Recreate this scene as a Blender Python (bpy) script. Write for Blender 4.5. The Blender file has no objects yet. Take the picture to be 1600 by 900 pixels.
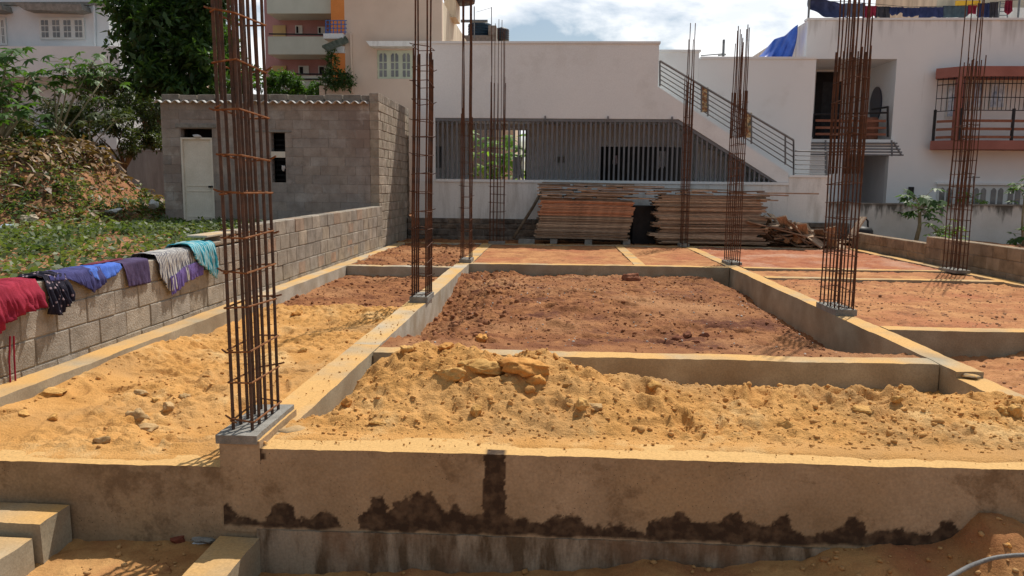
import bpy, math, random
import numpy as np
from mathutils import Vector, Matrix, Euler
random.seed(7); rng = np.random.default_rng(7)
S = bpy.context.scene; C = S.collection; R = math.radians
# ------------------------------------------------------------------ camera
cd = bpy.data.cameras.new('camera'); cam = bpy.data.objects.new('camera', cd); C.objects.link(cam); S.camera = cam
cd.sensor_width = 36; cd.lens = 27.0; cd.clip_start = .05; cd.clip_end = 3000
CM = Matrix.Rotation(R(3.0), 3, 'Z') @ Matrix.Rotation(R(90-7.55), 3, 'X') @ Matrix.Rotation(R(.6), 3, 'Z')
cam.matrix_world = Matrix.Translation((0, 0, 1.4)) @ CM.to_4x4()
S.render.resolution_x = 1600; S.render.resolution_y = 900
# ------------------------------------------------------------------ world, sun, exposure
SUN = Vector((.31, .52, 1.0)).normalized()
EL = math.asin(SUN.z); AZ = math.atan2(SUN.x, SUN.y)
W = bpy.data.worlds.new('World'); S.world = W; W.use_nodes = True
nt = W.node_tree; nt.nodes.clear()
def N(nt, t, **k):
    n = nt.nodes.new(t)
    for a, b in k.items():
        if hasattr(n, a) and not a.startswith('i_'): setattr(n, a, b)
    return n
sky = N(nt, 'ShaderNodeTexSky', sky_type='NISHITA', sun_disc=False, sun_elevation=EL, sun_rotation=AZ, air_density=1.2, dust_density=1.5)
tc = N(nt, 'ShaderNodeTexCoord'); mp = N(nt, 'ShaderNodeMapping'); mp.inputs['Scale'].default_value = (1.6, 1.6, 5.0); mp.inputs['Location'].default_value = (3.35, .2, .1)
n1 = N(nt, 'ShaderNodeTexNoise'); n1.inputs['Scale'].default_value = 1.7; n1.inputs['Detail'].default_value = 9; n1.inputs['Roughness'].default_value = .56; n1.inputs['Distortion'].default_value = .35
rp = N(nt, 'ShaderNodeValToRGB'); rp.color_ramp.elements[0].position = .39; rp.color_ramp.elements[1].position = .49
n2 = N(nt, 'ShaderNodeTexNoise'); n2.inputs['Scale'].default_value = 5; n2.inputs['Detail'].default_value = 6
cr = N(nt, 'ShaderNodeValToRGB'); cr.color_ramp.elements[0].color = (9.6, 10.1, 10.8, 1); cr.color_ramp.elements[1].color = (12.8, 12.8, 12.8, 1); cr.color_ramp.elements[0].position = .30; cr.color_ramp.elements[1].position = .6
mx = N(nt, 'ShaderNodeMix', data_type='RGBA'); bg = N(nt, 'ShaderNodeBackground'); bg.inputs[1].default_value = .09
bo = N(nt, 'ShaderNodeOutputWorld'); L = nt.links.new
L(tc.outputs['Generated'], mp.inputs[0]); L(mp.outputs[0], n1.inputs[0]); L(mp.outputs[0], n2.inputs[0])
L(n1.outputs[0], rp.inputs[0]); L(rp.outputs[0], mx.inputs[0]); L(n2.outputs[0], cr.inputs[0])
dt = N(nt, 'ShaderNodeVectorMath', operation='DOT_PRODUCT'); dt.inputs[1].default_value = (.30, .93, .05); L(tc.outputs['Generated'], dt.inputs[0])
fr_ = N(nt, 'ShaderNodeMapRange'); fr_.inputs[1].default_value = .15; fr_.inputs[2].default_value = .8; fr_.inputs[3].default_value = .37; fr_.inputs[4].default_value = 1.0; L(dt.outputs['Value'], fr_.inputs[0])
cm = N(nt, 'ShaderNodeMix', data_type='RGBA', blend_type='MULTIPLY'); cm.inputs[0].default_value = 1; L(cr.outputs[0], cm.inputs[6]); L(fr_.outputs[0], cm.inputs[7])
L(sky.outputs[0], mx.inputs[6]); cb = N(nt, 'ShaderNodeMix', data_type='RGBA', blend_type='MULTIPLY'); cb.inputs[7].default_value = (.90, 1.0, 1.08, 1); bf = N(nt, 'ShaderNodeMapRange'); bf.inputs[1].default_value = .15; bf.inputs[2].default_value = .7; bf.inputs[3].default_value = 1; bf.inputs[4].default_value = 0; L(dt.outputs['Value'], bf.inputs[0]); L(bf.outputs[0], cb.inputs[0]); L(cm.outputs[2], cb.inputs[6]); L(cb.outputs[2], mx.inputs[7]); L(mx.outputs[2], bg.inputs[0]); L(bg.outputs[0], bo.inputs[0])
sl = bpy.data.lights.new('sun', 'SUN'); sl.energy = 4.3; sl.angle = R(.5); sl.color = (1, .94, .85)
so = bpy.data.objects.new('sun', sl); C.objects.link(so); so.rotation_euler = SUN.to_track_quat('Z', 'Y').to_euler()
S.view_settings.view_transform = 'Standard'; S.view_settings.look = 'None'; S.view_settings.gamma = 1; S.view_settings.exposure = .12
S.render.engine = 'CYCLES'

# ------------------------------------------------------------------ measuring helpers (pixel of the 1600x900 photo -> metres on a known plane)
def ray(px, py): return CM @ Vector(((px-800)/1200, -(py-450)/1200, -1))
def PY(px, py, Y): d = ray(px, py); return Vector((0, 0, 1.4)) + d*(Y/d.y)
def PZ(px, py, z=0): d = ray(px, py); return Vector((0, 0, 1.4)) + d*((z-1.4)/d.z)
def FR(x0, y0, x1, y1, Y):
    a, b, c, d = PY(x0, y0, Y), PY(x1, y0, Y), PY(x0, y1, Y), PY(x1, y1, Y)
    return (a.x+c.x)/2, (b.x+d.x)/2, (c.z+d.z)/2, (a.z+b.z)/2      # x0,x1,z0,z1
# ------------------------------------------------------------------ noise
def hsh(ix, iy, s):
    h = (ix.astype(np.int64)*374761393 + iy.astype(np.int64)*668265263 + s*1442695041) & 0xffffffff
    h = ((h ^ (h >> 13))*1274126177) & 0xffffffff
    h = ((h ^ (h >> 16))*2246822519) & 0xffffffff
    return ((h ^ (h >> 15)) & 0xffffff)/float(0xffffff)
def vn(x, y, s=0):
    x = np.asarray(x, float); y = np.asarray(y, float)
    ix, iy = np.floor(x), np.floor(y); fx, fy = x-ix, y-iy
    fx = fx*fx*fx*(fx*(fx*6-15)+10); fy = fy*fy*fy*(fy*(fy*6-15)+10)
    a, b, c, d = hsh(ix, iy, s), hsh(ix+1, iy, s), hsh(ix, iy+1, s), hsh(ix+1, iy+1, s)
    return (a+(b-a)*fx)*(1-fy)+(c+(d-c)*fx)*fy
def fbm(x, y, o=4, s=0, g=.5):
    t = 0; a = 1; n = 0
    for i in range(o):
        t = t+a*vn(x*2**i+i*17.3, y*2**i-i*9.1, s+i); n += a; a *= g
    return t/n*2-1
def worley(x, y, s=0):
    ix, iy = np.floor(x), np.floor(y); m = np.full(np.shape(x), 9.)
    for i in (-1, 0, 1):
        for j in (-1, 0, 1):
            px = ix+i+hsh(ix+i, iy+j, s); py = iy+j+hsh(ix+i, iy+j, s+5); r = .55+.9*hsh(ix+i, iy+j, s+9)
            m = np.minimum(m, np.hypot(x-px, y-py)/r)
    return m
def sst(a, b, x):
    t = np.clip((x-a)/(b-a), 0, 1); return t*t*(3-2*t)
def lumps(x, y, sc, s): return np.clip(1-worley(x/sc, y/sc, s)**2*2.2, 0, 1)
# ------------------------------------------------------------------ materials
def lk(nt, a, b): nt.links.new(a, b)
MATS = {}
def mat(name, c1, c2, sc=3., rough=.9, bump=.3, bsc=40., det=8, tint=False, lo=.35, hi=.65, c3=None, sc3=.7, stretch=None, spec=.2, dust=None, metal=0, bd=.01, c4=None, sc4=2.):
    if name in MATS: return MATS[name]
    m = bpy.data.materials.new(name); m.use_nodes = True; t = m.node_tree; b = t.nodes['Principled BSDF']
    tc = N(t, 'ShaderNodeTexCoord'); co = tc.outputs['Object']
    if stretch:
        mp = N(t, 'ShaderNodeMapping'); mp.inputs['Scale'].default_value = stretch; lk(t, co, mp.inputs[0]); co2 = mp.outputs[0]
    else: co2 = co
    n = N(t, 'ShaderNodeTexNoise'); n.inputs['Scale'].default_value = sc; n.inputs['Detail'].default_value = det; n.inputs['Roughness'].default_value = .62; lk(t, co2, n.inputs[0])
    r = N(t, 'ShaderNodeValToRGB'); e = r.color_ramp.elements; e[0].position = lo; e[1].position = hi; e[0].color = (*c1, 1); e[1].color = (*c2, 1); lk(t, n.outputs[0], r.inputs[0])
    col = r.outputs[0]
    if c3:
        n3 = N(t, 'ShaderNodeTexNoise'); n3.inputs['Scale'].default_value = sc3; n3.inputs['Detail'].default_value = 5; lk(t, co, n3.inputs[0])
        r3 = N(t, 'ShaderNodeValToRGB'); r3.color_ramp.elements[0].position = .48; r3.color_ramp.elements[1].position = .68; lk(t, n3.outputs[0], r3.inputs[0])
        x = N(t, 'ShaderNodeMix', data_type='RGBA'); lk(t, r3.outputs[0], x.inputs[0]); lk(t, col, x.inputs[6]); x.inputs[7].default_value = (*c3, 1); col = x.outputs[2]
    if c4:
        n3 = N(t, 'ShaderNodeTexNoise'); n3.inputs['Scale'].default_value = sc4; n3.inputs['Detail'].default_value = 9; n3.inputs['Roughness'].default_value = .7; mp4 = N(t, 'ShaderNodeMapping'); mp4.inputs['Location'].default_value = (7.3, 3.1, 1.7); lk(t, co, mp4.inputs[0]); lk(t, mp4.outputs[0], n3.inputs[0])
        r3 = N(t, 'ShaderNodeValToRGB'); r3.color_ramp.elements[0].position = .54; r3.color_ramp.elements[1].position = .64; lk(t, n3.outputs[0], r3.inputs[0])
        x = N(t, 'ShaderNodeMix', data_type='RGBA'); lk(t, r3.outputs[0], x.inputs[0]); lk(t, col, x.inputs[6]); x.inputs[7].default_value = (*c4, 1); col = x.outputs[2]
    if dust:   # fine sand lying on upward faces
        g = N(t, 'ShaderNodeNewGeometry'); sp = N(t, 'ShaderNodeSeparateXYZ'); lk(t, g.outputs['True Normal'], sp.inputs[0])
        n4 = N(t, 'ShaderNodeTexNoise'); n4.inputs['Scale'].default_value = dust[1]; n4.inputs['Detail'].default_value = 7; lk(t, co, n4.inputs[0])
        r4 = N(t, 'ShaderNodeMapRange'); r4.inputs[1].default_value = dust[2]; r4.inputs[2].default_value = dust[3]; lk(t, n4.outputs[0], r4.inputs[0])
        m4 = N(t, 'ShaderNodeMapRange'); m4.inputs[1].default_value = .6; m4.inputs[2].default_value = .9; lk(t, sp.outputs[2], m4.inputs[0])
        mu = N(t, 'ShaderNodeMath', operation='MULTIPLY'); lk(t, r4.outputs[0], mu.inputs[0]); lk(t, m4.outputs[0], mu.inputs[1])
        x = N(t, 'ShaderNodeMix', data_type='RGBA'); lk(t, mu.outputs[0], x.inputs[0]); lk(t, col, x.inputs[6]); x.inputs[7].default_value = (*dust[0], 1); col = x.outputs[2]
    if tint:
        at = N(t, 'ShaderNodeAttribute', attribute_name='tint'); x = N(t, 'ShaderNodeMix', data_type='RGBA', blend_type='MULTIPLY'); x.inputs[0].default_value = 1
        lk(t, col, x.inputs[6]); lk(t, at.outputs['Color'], x.inputs[7]); col = x.outputs[2]
    # fine grain
    n5 = N(t, 'ShaderNodeTexNoise'); n5.inputs['Scale'].default_value = bsc*2.3; n5.inputs['Detail'].default_value = 3; lk(t, co, n5.inputs[0])
    m5 = N(t, 'ShaderNodeMapRange'); m5.inputs[1].default_value = .3; m5.inputs[2].default_value = .7; m5.inputs[3].default_value = .86; m5.inputs[4].default_value = 1.12; lk(t, n5.outputs[0], m5.inputs[0])
    x = N(t, 'ShaderNodeMix', data_type='RGBA', blend_type='MULTIPLY'); x.inputs[0].default_value = 1; lk(t, col, x.inputs[6]); lk(t, m5.outputs[0], x.inputs[7]); col = x.outputs[2]
    lk(t, col, b.inputs['Base Color']); b.inputs['Roughness'].default_value = rough; b.inputs['Specular IOR Level'].default_value = spec; b.inputs['Metallic'].default_value = metal
    if bump:
        nb = N(t, 'ShaderNodeTexNoise'); nb.inputs['Scale'].default_value = bsc; nb.inputs['Detail'].default_value = 8; nb.inputs['Roughness'].default_value = .65; lk(t, co2 if stretch else co, nb.inputs[0])
        bp = N(t, 'ShaderNodeBump'); bp.inputs['Strength'].default_value = bump; bp.inputs['Distance'].default_value = bd; lk(t, nb.outputs[0], bp.inputs['Height']); lk(t, bp.outputs[0], b.inputs['Normal'])
    m['col'] = 1; MATS[name] = m; return m
def leafmat(name, c, c2, tr=.35):
    m = bpy.data.materials.new(name); m.use_nodes = True; t = m.node_tree; b = t.nodes['Principled BSDF']; out = t.nodes['Material Output']
    at = N(t, 'ShaderNodeAttribute', attribute_name='tint'); sp = N(t, 'ShaderNodeSeparateColor'); lk(t, at.outputs['Color'], sp.inputs[0])
    x = N(t, 'ShaderNodeMix', data_type='RGBA'); lk(t, sp.outputs[0], x.inputs[0]); x.inputs[6].default_value = (*c, 1); x.inputs[7].default_value = (*c2, 1)
    lk(t, x.outputs[2], b.inputs['Base Color']); b.inputs['Roughness'].default_value = .5; b.inputs['Specular IOR Level'].default_value = .35
    tl = N(t, 'ShaderNodeBsdfTranslucent'); hs = N(t, 'ShaderNodeMix', data_type='RGBA', blend_type='MULTIPLY'); hs.inputs[0].default_value = 1; lk(t, x.outputs[2], hs.inputs[6]); hs.inputs[7].default_value = (1.6, 1.7, .6, 1); lk(t, hs.outputs[2], tl.inputs[0])
    ms = N(t, 'ShaderNodeMixShader'); ms.inputs[0].default_value = tr; lk(t, b.outputs[0], ms.inputs[1]); lk(t, tl.outputs[0], ms.inputs[2]); lk(t, ms.outputs[0], out.inputs[0])
    return m
# ------------------------------------------------------------------ mesh helpers
def npmesh(name, V, F, m, parent=None, smooth=False, tint=None):
    V = np.asarray(V, np.float32); F = np.asarray(F, np.int32); k = F.shape[1]
    me = bpy.data.meshes.new(name); me.vertices.add(len(V)); me.vertices.foreach_set('co', V.ravel())
    me.loops.add(F.size); me.loops.foreach_set('vertex_index', F.ravel())
    me.polygons.add(len(F)); me.polygons.foreach_set('loop_start', np.arange(0, F.size, k, dtype=np.int32)); me.polygons.foreach_set('loop_total', np.full(len(F), k, np.int32))
    me.update(calc_edges=True)
    if smooth: me.polygons.foreach_set('use_smooth', np.ones(len(F), bool))
    if tint is not None:
        a = me.color_attributes.new('tint', 'FLOAT_COLOR', 'POINT'); c = np.ones((len(V), 4), np.float32); t = np.asarray(tint, np.float32)
        c[:, :3] = t if t.ndim == 2 else t[:, None]; a.data.foreach_set('color', c.ravel())
    me.materials.append(m); o = bpy.data.objects.new(name, me); C.objects.link(o)
    if parent: adopt(o, parent)
    return o
def adopt(o, parent):
    o.parent = parent; p = Vector((0, 0, 0)); q = parent
    while q: p += q.location; q = q.parent
    o.location = -p; return o
def tag(o, label, cat, group=None, kind=None):
    if label: o['label'] = label
    if cat: o['category'] = cat
    if group: o['group'] = group
    if kind: o['kind'] = kind
    return o
def thing(name, label, cat, loc=(0, 0, 0), group=None):
    o = bpy.data.objects.new(name, None); C.objects.link(o); o.location = loc; o.empty_display_size = .2
    return tag(o, label, cat, group)
class MB:
    def __init__(s): s.v = []; s.f = []; s.t = []; s.cur = (1, 1, 1)
    def _add(s, vs, fs):
        n = len(s.v); s.v += [tuple(v) for v in vs]; s.f += [tuple(i+n for i in f) for f in fs]; s.t += [s.cur]*len(vs)
    def box(s, x0, x1, y0, y1, z0, z1, M=None):
        vs = [Vector((x, y, z)) for z in (z0, z1) for y in (y0, y1) for x in (x0, x1)]
        if M: vs = [M @ v for v in vs]
        s._add(vs, [(0, 2, 3, 1), (4, 5, 7, 6), (0, 1, 5, 4), (1, 3, 7, 5), (3, 2, 6, 7), (2, 0, 4, 6)]); return s
    def cbox(s, x0, x1, y0, y1, z0, z1, b=.006, M=None, jit=0):
        P = []; idx = {}
        for ax in range(3):
            for sx in (0, 1):
                for sy in (0, 1):
                    for sz in (0, 1):
                        q = [(x0, x1)[sx], (y0, y1)[sy], (z0, z1)[sz]]; sg = (sx, sy, sz)
                        for k in range(3):
                            if k != ax: q[k] += b*(1-2*sg[k])
                        idx[(ax, sx, sy, sz)] = len(P); P.append(Vector(q))
        if jit:
            for q in P: q += Vector([random.uniform(-jit, jit) for _ in range(3)])
        F = []
        for ax in range(3):
            o1, o2 = [k for k in range(3) if k != ax]
            for sd in (0, 1):
                q = []
                for a, c in ((0, 0), (1, 0), (1, 1), (0, 1)):
                    g = [0, 0, 0]; g[ax] = sd; g[o1] = a; g[o2] = c; q.append(idx[(ax, *g)])
                F.append(q)
        for ax in range(3):
            o1, o2 = [k for k in range(3) if k != ax]
            for a in (0, 1):
                for c in (0, 1):
                    g0 = [0]*3; g1 = [0]*3; g1[ax] = 1
                    for g in (g0, g1): g[o1] = a; g[o2] = c
                    F.append([idx[(o1, *g0)], idx[(o1, *g1)], idx[(o2, *g1)], idx[(o2, *g0)]])
        for sx in (0, 1):
            for sy in (0, 1):
                for sz in (0, 1): F.append([idx[(0, sx, sy, sz)], idx[(1, sx, sy, sz)], idx[(2, sx, sy, sz)]])
        if M: P = [M @ p for p in P]
        s._add(P, F); return s
    def tube(s, pts, r, n=6, cap=True):
        pts = [Vector(p) for p in pts]; rr = r if isinstance(r, (list, tuple)) else [r]*len(pts); vs = []; fs = []
        up = Vector((0, 0, 1)); d0 = (pts[1]-pts[0]).normalized(); a = d0.orthogonal().normalized()
        for i, p in enumerate(pts):
            d = (pts[min(i+1, len(pts)-1)]-pts[max(i-1, 0)]).normalized(); a = (a-d*a.dot(d)).normalized(); b = d.cross(a)
            for k in range(n): t = 2*math.pi*k/n; vs.append(p+(a*math.cos(t)+b*math.sin(t))*rr[i])
        for i in range(len(pts)-1):
            for k in range(n): fs.append((i*n+k, i*n+(k+1) % n, (i+1)*n+(k+1) % n, (i+1)*n+k))
        if cap: fs.append(tuple(range(n-1, -1, -1))); fs.append(tuple((len(pts)-1)*n+k for k in range(n)))
        s._add(vs, fs); return s
    def prism(s, poly, y0, y1):     # polygon in X,Z pushed along Y
        n = len(poly); s._add([(x, y0, z) for x, z in poly]+[(x, y1, z) for x, z in poly], [tuple(range(n)), tuple(range(2*n-1, n-1, -1))]+[(i, n+i, n+(i+1) % n, (i+1) % n) for i in range(n)]); return s
    def lathe(s, c, prof, n=24):
        c = Vector(c); vs = [c+Vector((r*math.cos(2*math.pi*k/n), r*math.sin(2*math.pi*k/n), z)) for r, z in prof for k in range(n)]
        fs = [(i*n+k, i*n+(k+1) % n, (i+1)*n+(k+1) % n, (i+1)*n+k) for i in range(len(prof)-1) for k in range(n)]
        fs.append(tuple((len(prof)-1)*n+k for k in range(n))); s._add(vs, fs); return s
    def build(s, name, m, parent=None, smooth=False):
        me = bpy.data.meshes.new(name); me.from_pydata(s.v, [], s.f); me.update()
        import bmesh
        b = bmesh.new(); b.from_mesh(me); bmesh.ops.recalc_face_normals(b, faces=b.faces); b.to_mesh(me); b.free()
        if smooth: me.polygons.foreach_set('use_smooth', np.ones(len(me.polygons), bool))
        a = me.color_attributes.new('tint', 'FLOAT_COLOR', 'POINT'); c = np.ones((len(s.v), 4), np.float32); c[:, :3] = s.t; a.data.foreach_set('color', c.ravel())
        me.materials.append(m); o = bpy.data.objects.new(name, me); C.objects.link(o)
        if parent: adopt(o, parent)
        return o
def grid(name, x0, x1, y0, y1, res, h, m, parent=None, smooth=True, clipf=None):
    nx = max(2, int((x1-x0)/res)); ny = max(2, int((y1-y0)/res)); X, Y = np.meshgrid(np.linspace(x0, x1, nx), np.linspace(y0, y1, ny)); Z = h(X, Y)
    V = np.stack([X, Y, Z], -1).reshape(-1, 3); i = np.arange(nx*ny).reshape(ny, nx)
    F = np.stack([i[:-1, :-1], i[:-1, 1:], i[1:, 1:], i[1:, :-1]], -1).reshape(-1, 4)
    return npmesh(name, V, F, m, parent, smooth)
def ico(sub):
    import bmesh
    b = bmesh.new(); bmesh.ops.create_icosphere(b, subdivisions=sub, radius=1); b.verts.ensure_lookup_table(); V = np.array([v.co[:] for v in b.verts]); F = np.array([[v.index for v in f.verts] for f in b.faces]); b.free(); return V, F
ICO1, ICO2, ICO3 = ico(1), ico(2), ico(4)
def clodV(V, seed, amp=.35):
    r = np.random.default_rng(seed); V = V.copy()
    for k in range(13):    # chop with random planes for angular facets
        d = r.normal(size=3); d /= np.linalg.norm(d); c = r.uniform(.42, .8); e = V@d-c; V = V-np.outer(np.clip(e, 0, None)*.9, d)
    n = fbm(V[:, 0]*2.3+seed, V[:, 1]*2.3+V[:, 2]*1.7, 3, seed); return V*(1+amp*n)[:, None]*r.uniform(.75, 1.15, 3)
CL = [clodV(ICO1[0], i+3) for i in range(12)]; CLB = [clodV(ICO2[0], i+50) for i in range(10)]
def scatter_clods(name, n, x0, x1, y0, y1, h, rmin, rmax, m, dens=None, label=None, sink=.25, p=3., tmpl=CL, F0=None):
    Vs = []; Fs = []; T = []; k = 0; F0 = ICO1[1] if F0 is None else F0; X = rng.uniform(x0, x1, n); Y = rng.uniform(y0, y1, n)
    if dens is not None: keep = rng.uniform(size=n) < dens(X, Y); X, Y = X[keep], Y[keep]
    Z = h(X, Y)
    for i in range(len(X)):
        r = rmin+(rmax-rmin)*rng.uniform()**p; V = tmpl[rng.integers(len(tmpl))]; a = rng.uniform(0, 6.28); c, s = math.cos(a), math.sin(a)
        if rng.uniform() < .5: V = V[:, [2, 0, 1]]
        W_ = np.stack([V[:, 0]*c-V[:, 1]*s, V[:, 0]*s+V[:, 1]*c, V[:, 2]*.8], -1)*r+[X[i], Y[i], Z[i]+r*(.5-sink)]
        Vs.append(W_); Fs.append(F0+k); k += len(V); T.append(np.full(len(V), rng.uniform(.88, 1.1)))
    o = npmesh(name, np.concatenate(Vs), np.concatenate(Fs), m, None, False, np.concatenate(T)); o['kind'] = 'stuff'
    if label: o['label'] = label
    return o

# ------------------------------------------------------------------ palette
sand = mat('sand', (.50, .248, .070), (.65, .35, .118), 2.2, .95, 1., 60, c3=(.40, .225, .09), sc3=1.1, bd=.016, c4=(.64, .40, .17), sc4=1.3)
sandc = mat('sand_clod', (.46, .23, .068), (.62, .335, .118), 9, .95, .7, 60, tint=True)
red = mat('red_soil', (.19, .070, .029), (.36, .158, .062), 3.5, .95, 1., 45, c3=(.40, .20, .092), sc3=.6, bd=.02, c4=(.13, .046, .024), sc4=1.1)
redc = mat('red_clod', (.16, .06, .028), (.36, .16, .075), 12, .95, .6, 60, tint=True)
redl = mat('red_sandy_soil', (.32, .13, .052), (.50, .25, .105), 2.5, .95, .9, 50, c3=(.36, .13, .06), sc3=.9, c4=(.26, .11, .05), sc4=2.5)
redp = mat('pinkish_red_soil', (.29, .092, .045), (.42, .17, .08), 3.2, .95, .9, 50, c3=(.44, .25, .17), sc3=1.1)
lowsand = mat('damp_sand', (.31, .14, .05), (.52, .29, .11), 2.5, .95, .8, 60, c3=(.33, .13, .055), sc3=2.)
conc = mat('beam_concrete', (.29, .24, .165), (.40, .345, .25), 2.5, .88, .4, 35, dust=((.56, .33, .12), 1.3, .30, .55), c3=(.26, .20, .13), sc3=1.6, bd=.006)
concw = mat('pale_beam_concrete', (.35, .31, .245), (.50, .455, .37), 3, .88, .4, 35, dust=((.55, .34, .13), 1.1, .36, .58), c3=(.33, .27, .19), sc3=2., bd=.006)
concg = mat('grey_cement', (.19, .18, .16), (.30, .285, .255), 8, .85, .6, 50)
blockm = mat('concrete_block', (.25, .215, .175), (.40, .355, .30), 5, .95, 1., 55, tint=True, bd=.016, c4=(.44, .38, .31), sc4=2.2)
mortar = mat('mortar', (.24, .21, .165), (.36, .32, .26), 10, .95, .8, 60)
shedm = mat('shed_block', (.27, .235, .205), (.39, .35, .31), 4, .92, .8, 45, tint=True, c3=(.27, .22, .19), sc3=.8, c4=(.42, .38, .34), sc4=1.6)
stone = mat('stone_footing', (.10, .085, .07), (.24, .20, .165), 6, .9, .9, 25, tint=True, bd=.02)
white = mat('white_plaster', (.75, .78, .78), (.79, .815, .81), .6, .8, .12, 60, c4=(.71, .73, .72), sc4=.7)
whitew = mat('weathered_white_plaster', (.54, .53, .49), (.76, .76, .73), 2.0, .85, .2, 40, stretch=(2.2, 2.2, .35), lo=.30, hi=.52)
whitel = mat('left_white_plaster', (.62, .66, .68), (.71, .74, .755), 1, .85, .15, 50)
cream = mat('cream_plaster', (.60, .47, .37), (.68, .54, .43), .8, .85, .15, 50)
creamw = mat('weathered_cream_plaster', (.50, .43, .32), (.74, .65, .50), 1.5, .85, .2, 40, stretch=(1.5, 1.5, .3))
pink = mat('pink_plaster', (.42, .22, .21), (.50, .27, .26), 1, .85, .1, 40)
pgreen = mat('pale_green_plaster', (.52, .55, .47), (.60, .63, .55), 1, .85, .1, 40)
orange = mat('orange_plaster', (.70, .24, .06), (.78, .30, .09), 1, .8, .1, 40)
yellow = mat('yellow_paint', (.52, .36, .16), (.58, .42, .2), 2, .7, .05, 40)
greyint = mat('grey_interior', (.58, .59, .60), (.66, .67, .68), 1, .85, .1, 40)
greyd = mat('dark_grey_paint', (.125, .135, .15), (.165, .175, .19), 5, .5, .05, 60, spec=.5)
steel = mat('steel_rail', (.10, .105, .11), (.16, .165, .17), 5, .4, .05, 60, spec=.5)
black = mat('black_paint', (.015, .015, .017), (.03, .03, .032), 5, .5, .05, 60)
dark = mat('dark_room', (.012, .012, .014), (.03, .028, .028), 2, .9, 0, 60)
redbr = mat('red_brown_paint', (.29, .115, .09), (.36, .15, .12), 2, .7, .1, 40)
brown = mat('brown_slat', (.22, .085, .05), (.30, .13, .08), 6, .6, .1, 40)
winw = mat('white_frame', (.62, .63, .60), (.70, .71, .68), 3, .6, .05, 60)
wing = mat('green_white_frame', (.50, .55, .42), (.60, .64, .50), 3, .6, .05, 60)
glass = mat('window_glass', (.10, .10, .10), (.22, .21, .20), 2, .12, 0, 40, spec=.8)
glass_sky = mat('painted_sky_glass', (.2, .27, .42), (.78, .85, .9), 3.5, .1, 0, 40, spec=.8)  # pale blue tones paint a sky reflection into the panes
rust = mat('rusty_steel', (.045, .026, .019), (.15, .062, .03), 9, .85, .5, 120, spec=.25)
rustd = mat('dark_rebar', (.045, .032, .026), (.12, .06, .035), 18, .7, .6, 150, spec=.35)
rusto = mat('orange_rust', (.13, .052, .022), (.25, .105, .04), 18, .85, .4, 120)
wood = mat('weathered_plank', (.17, .13, .10), (.56, .46, .36), 5, .9, .6, 30, stretch=(1, 8, 14), tint=True)
doorm = mat('cream_door_paint', (.66, .60, .49), (.75, .69, .58), 3, .6, .1, 40)
sheet = mat('fibre_cement_sheet', (.48, .46, .44), (.66, .64, .61), 4, .8, .2, 30)
bark = mat('bark', (.09, .06, .04), (.2, .15, .10), 9, .9, .8, 25, stretch=(1, 1, .3))
barkp = mat('pale_stem', (.22, .20, .12), (.34, .30, .2), 9, .9, .5, 25)
yardm = mat('yard_soil', (.25, .105, .05), (.44, .22, .115), 1.2, .95, .9, 30, c3=(.20, .10, .05), sc3=.7, bd=.02)
rubber = mat('tank_plastic', (.012, .014, .02), (.03, .035, .045), 3, .45, .05, 40, spec=.5)
def cloth(name, c1, c2, sc=6., **k): return mat(name, c1, c2, sc, .9, .4, 90, **k)
dryl = leafmat('dry_leaf', (.30, .19, .095), (.08, .045, .025), .15)
leafd = leafmat('dark_leaf', (.020, .046, .016), (.075, .145, .042), .36)
leafm = leafmat('mid_leaf', (.035, .085, .018), (.08, .16, .035), .4)
leafb = leafmat('bright_leaf', (.09, .20, .03), (.19, .32, .06), .45)
leafs = leafmat('shrub_leaf', (.03, .045, .016), (.085, .11, .035), .3)
leafw = leafmat('weed_leaf', (.045, .08, .027), (.19, .225, .09), .38)

# ================================================================== THE SETTING
# base ground far under everything
def hbase(X, Y): return -.75+.05*fbm(X*.3, Y*.3, 3, 4)
o = grid('ground', -400, 400, -60, 900, 12, lambda X, Y: np.full(X.shape, -.9), redl); o['kind'] = 'structure'
# left yard with soil mound
def hyard(X, Y):
    hx = sst(-8.7, -11.4, X); hy = sst(13.4, 16.9, Y)*(1-sst(17.5, 20.5, Y))
    z = .12+.30*sst(5, 15, Y)+1.95*hx*hy*(.90+.16*fbm(X*.8, Y*.8, 3, 2))-.30*hx*hy*sst(-11, -13, X)
    z = z+.10*fbm(X*.9, Y*.9, 4, 8)*(.4+hx*hy)+.035*lumps(X, Y, .35, 3)*(1+2*hx*hy)+.02*lumps(X, Y, .12, 6)
    return z-.35*sst(-4.3, -3.95, X)
o = grid('yard_ground', -24, -3.95, 1, 32, .075, hyard, yardm); o['kind'] = 'structure'
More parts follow.
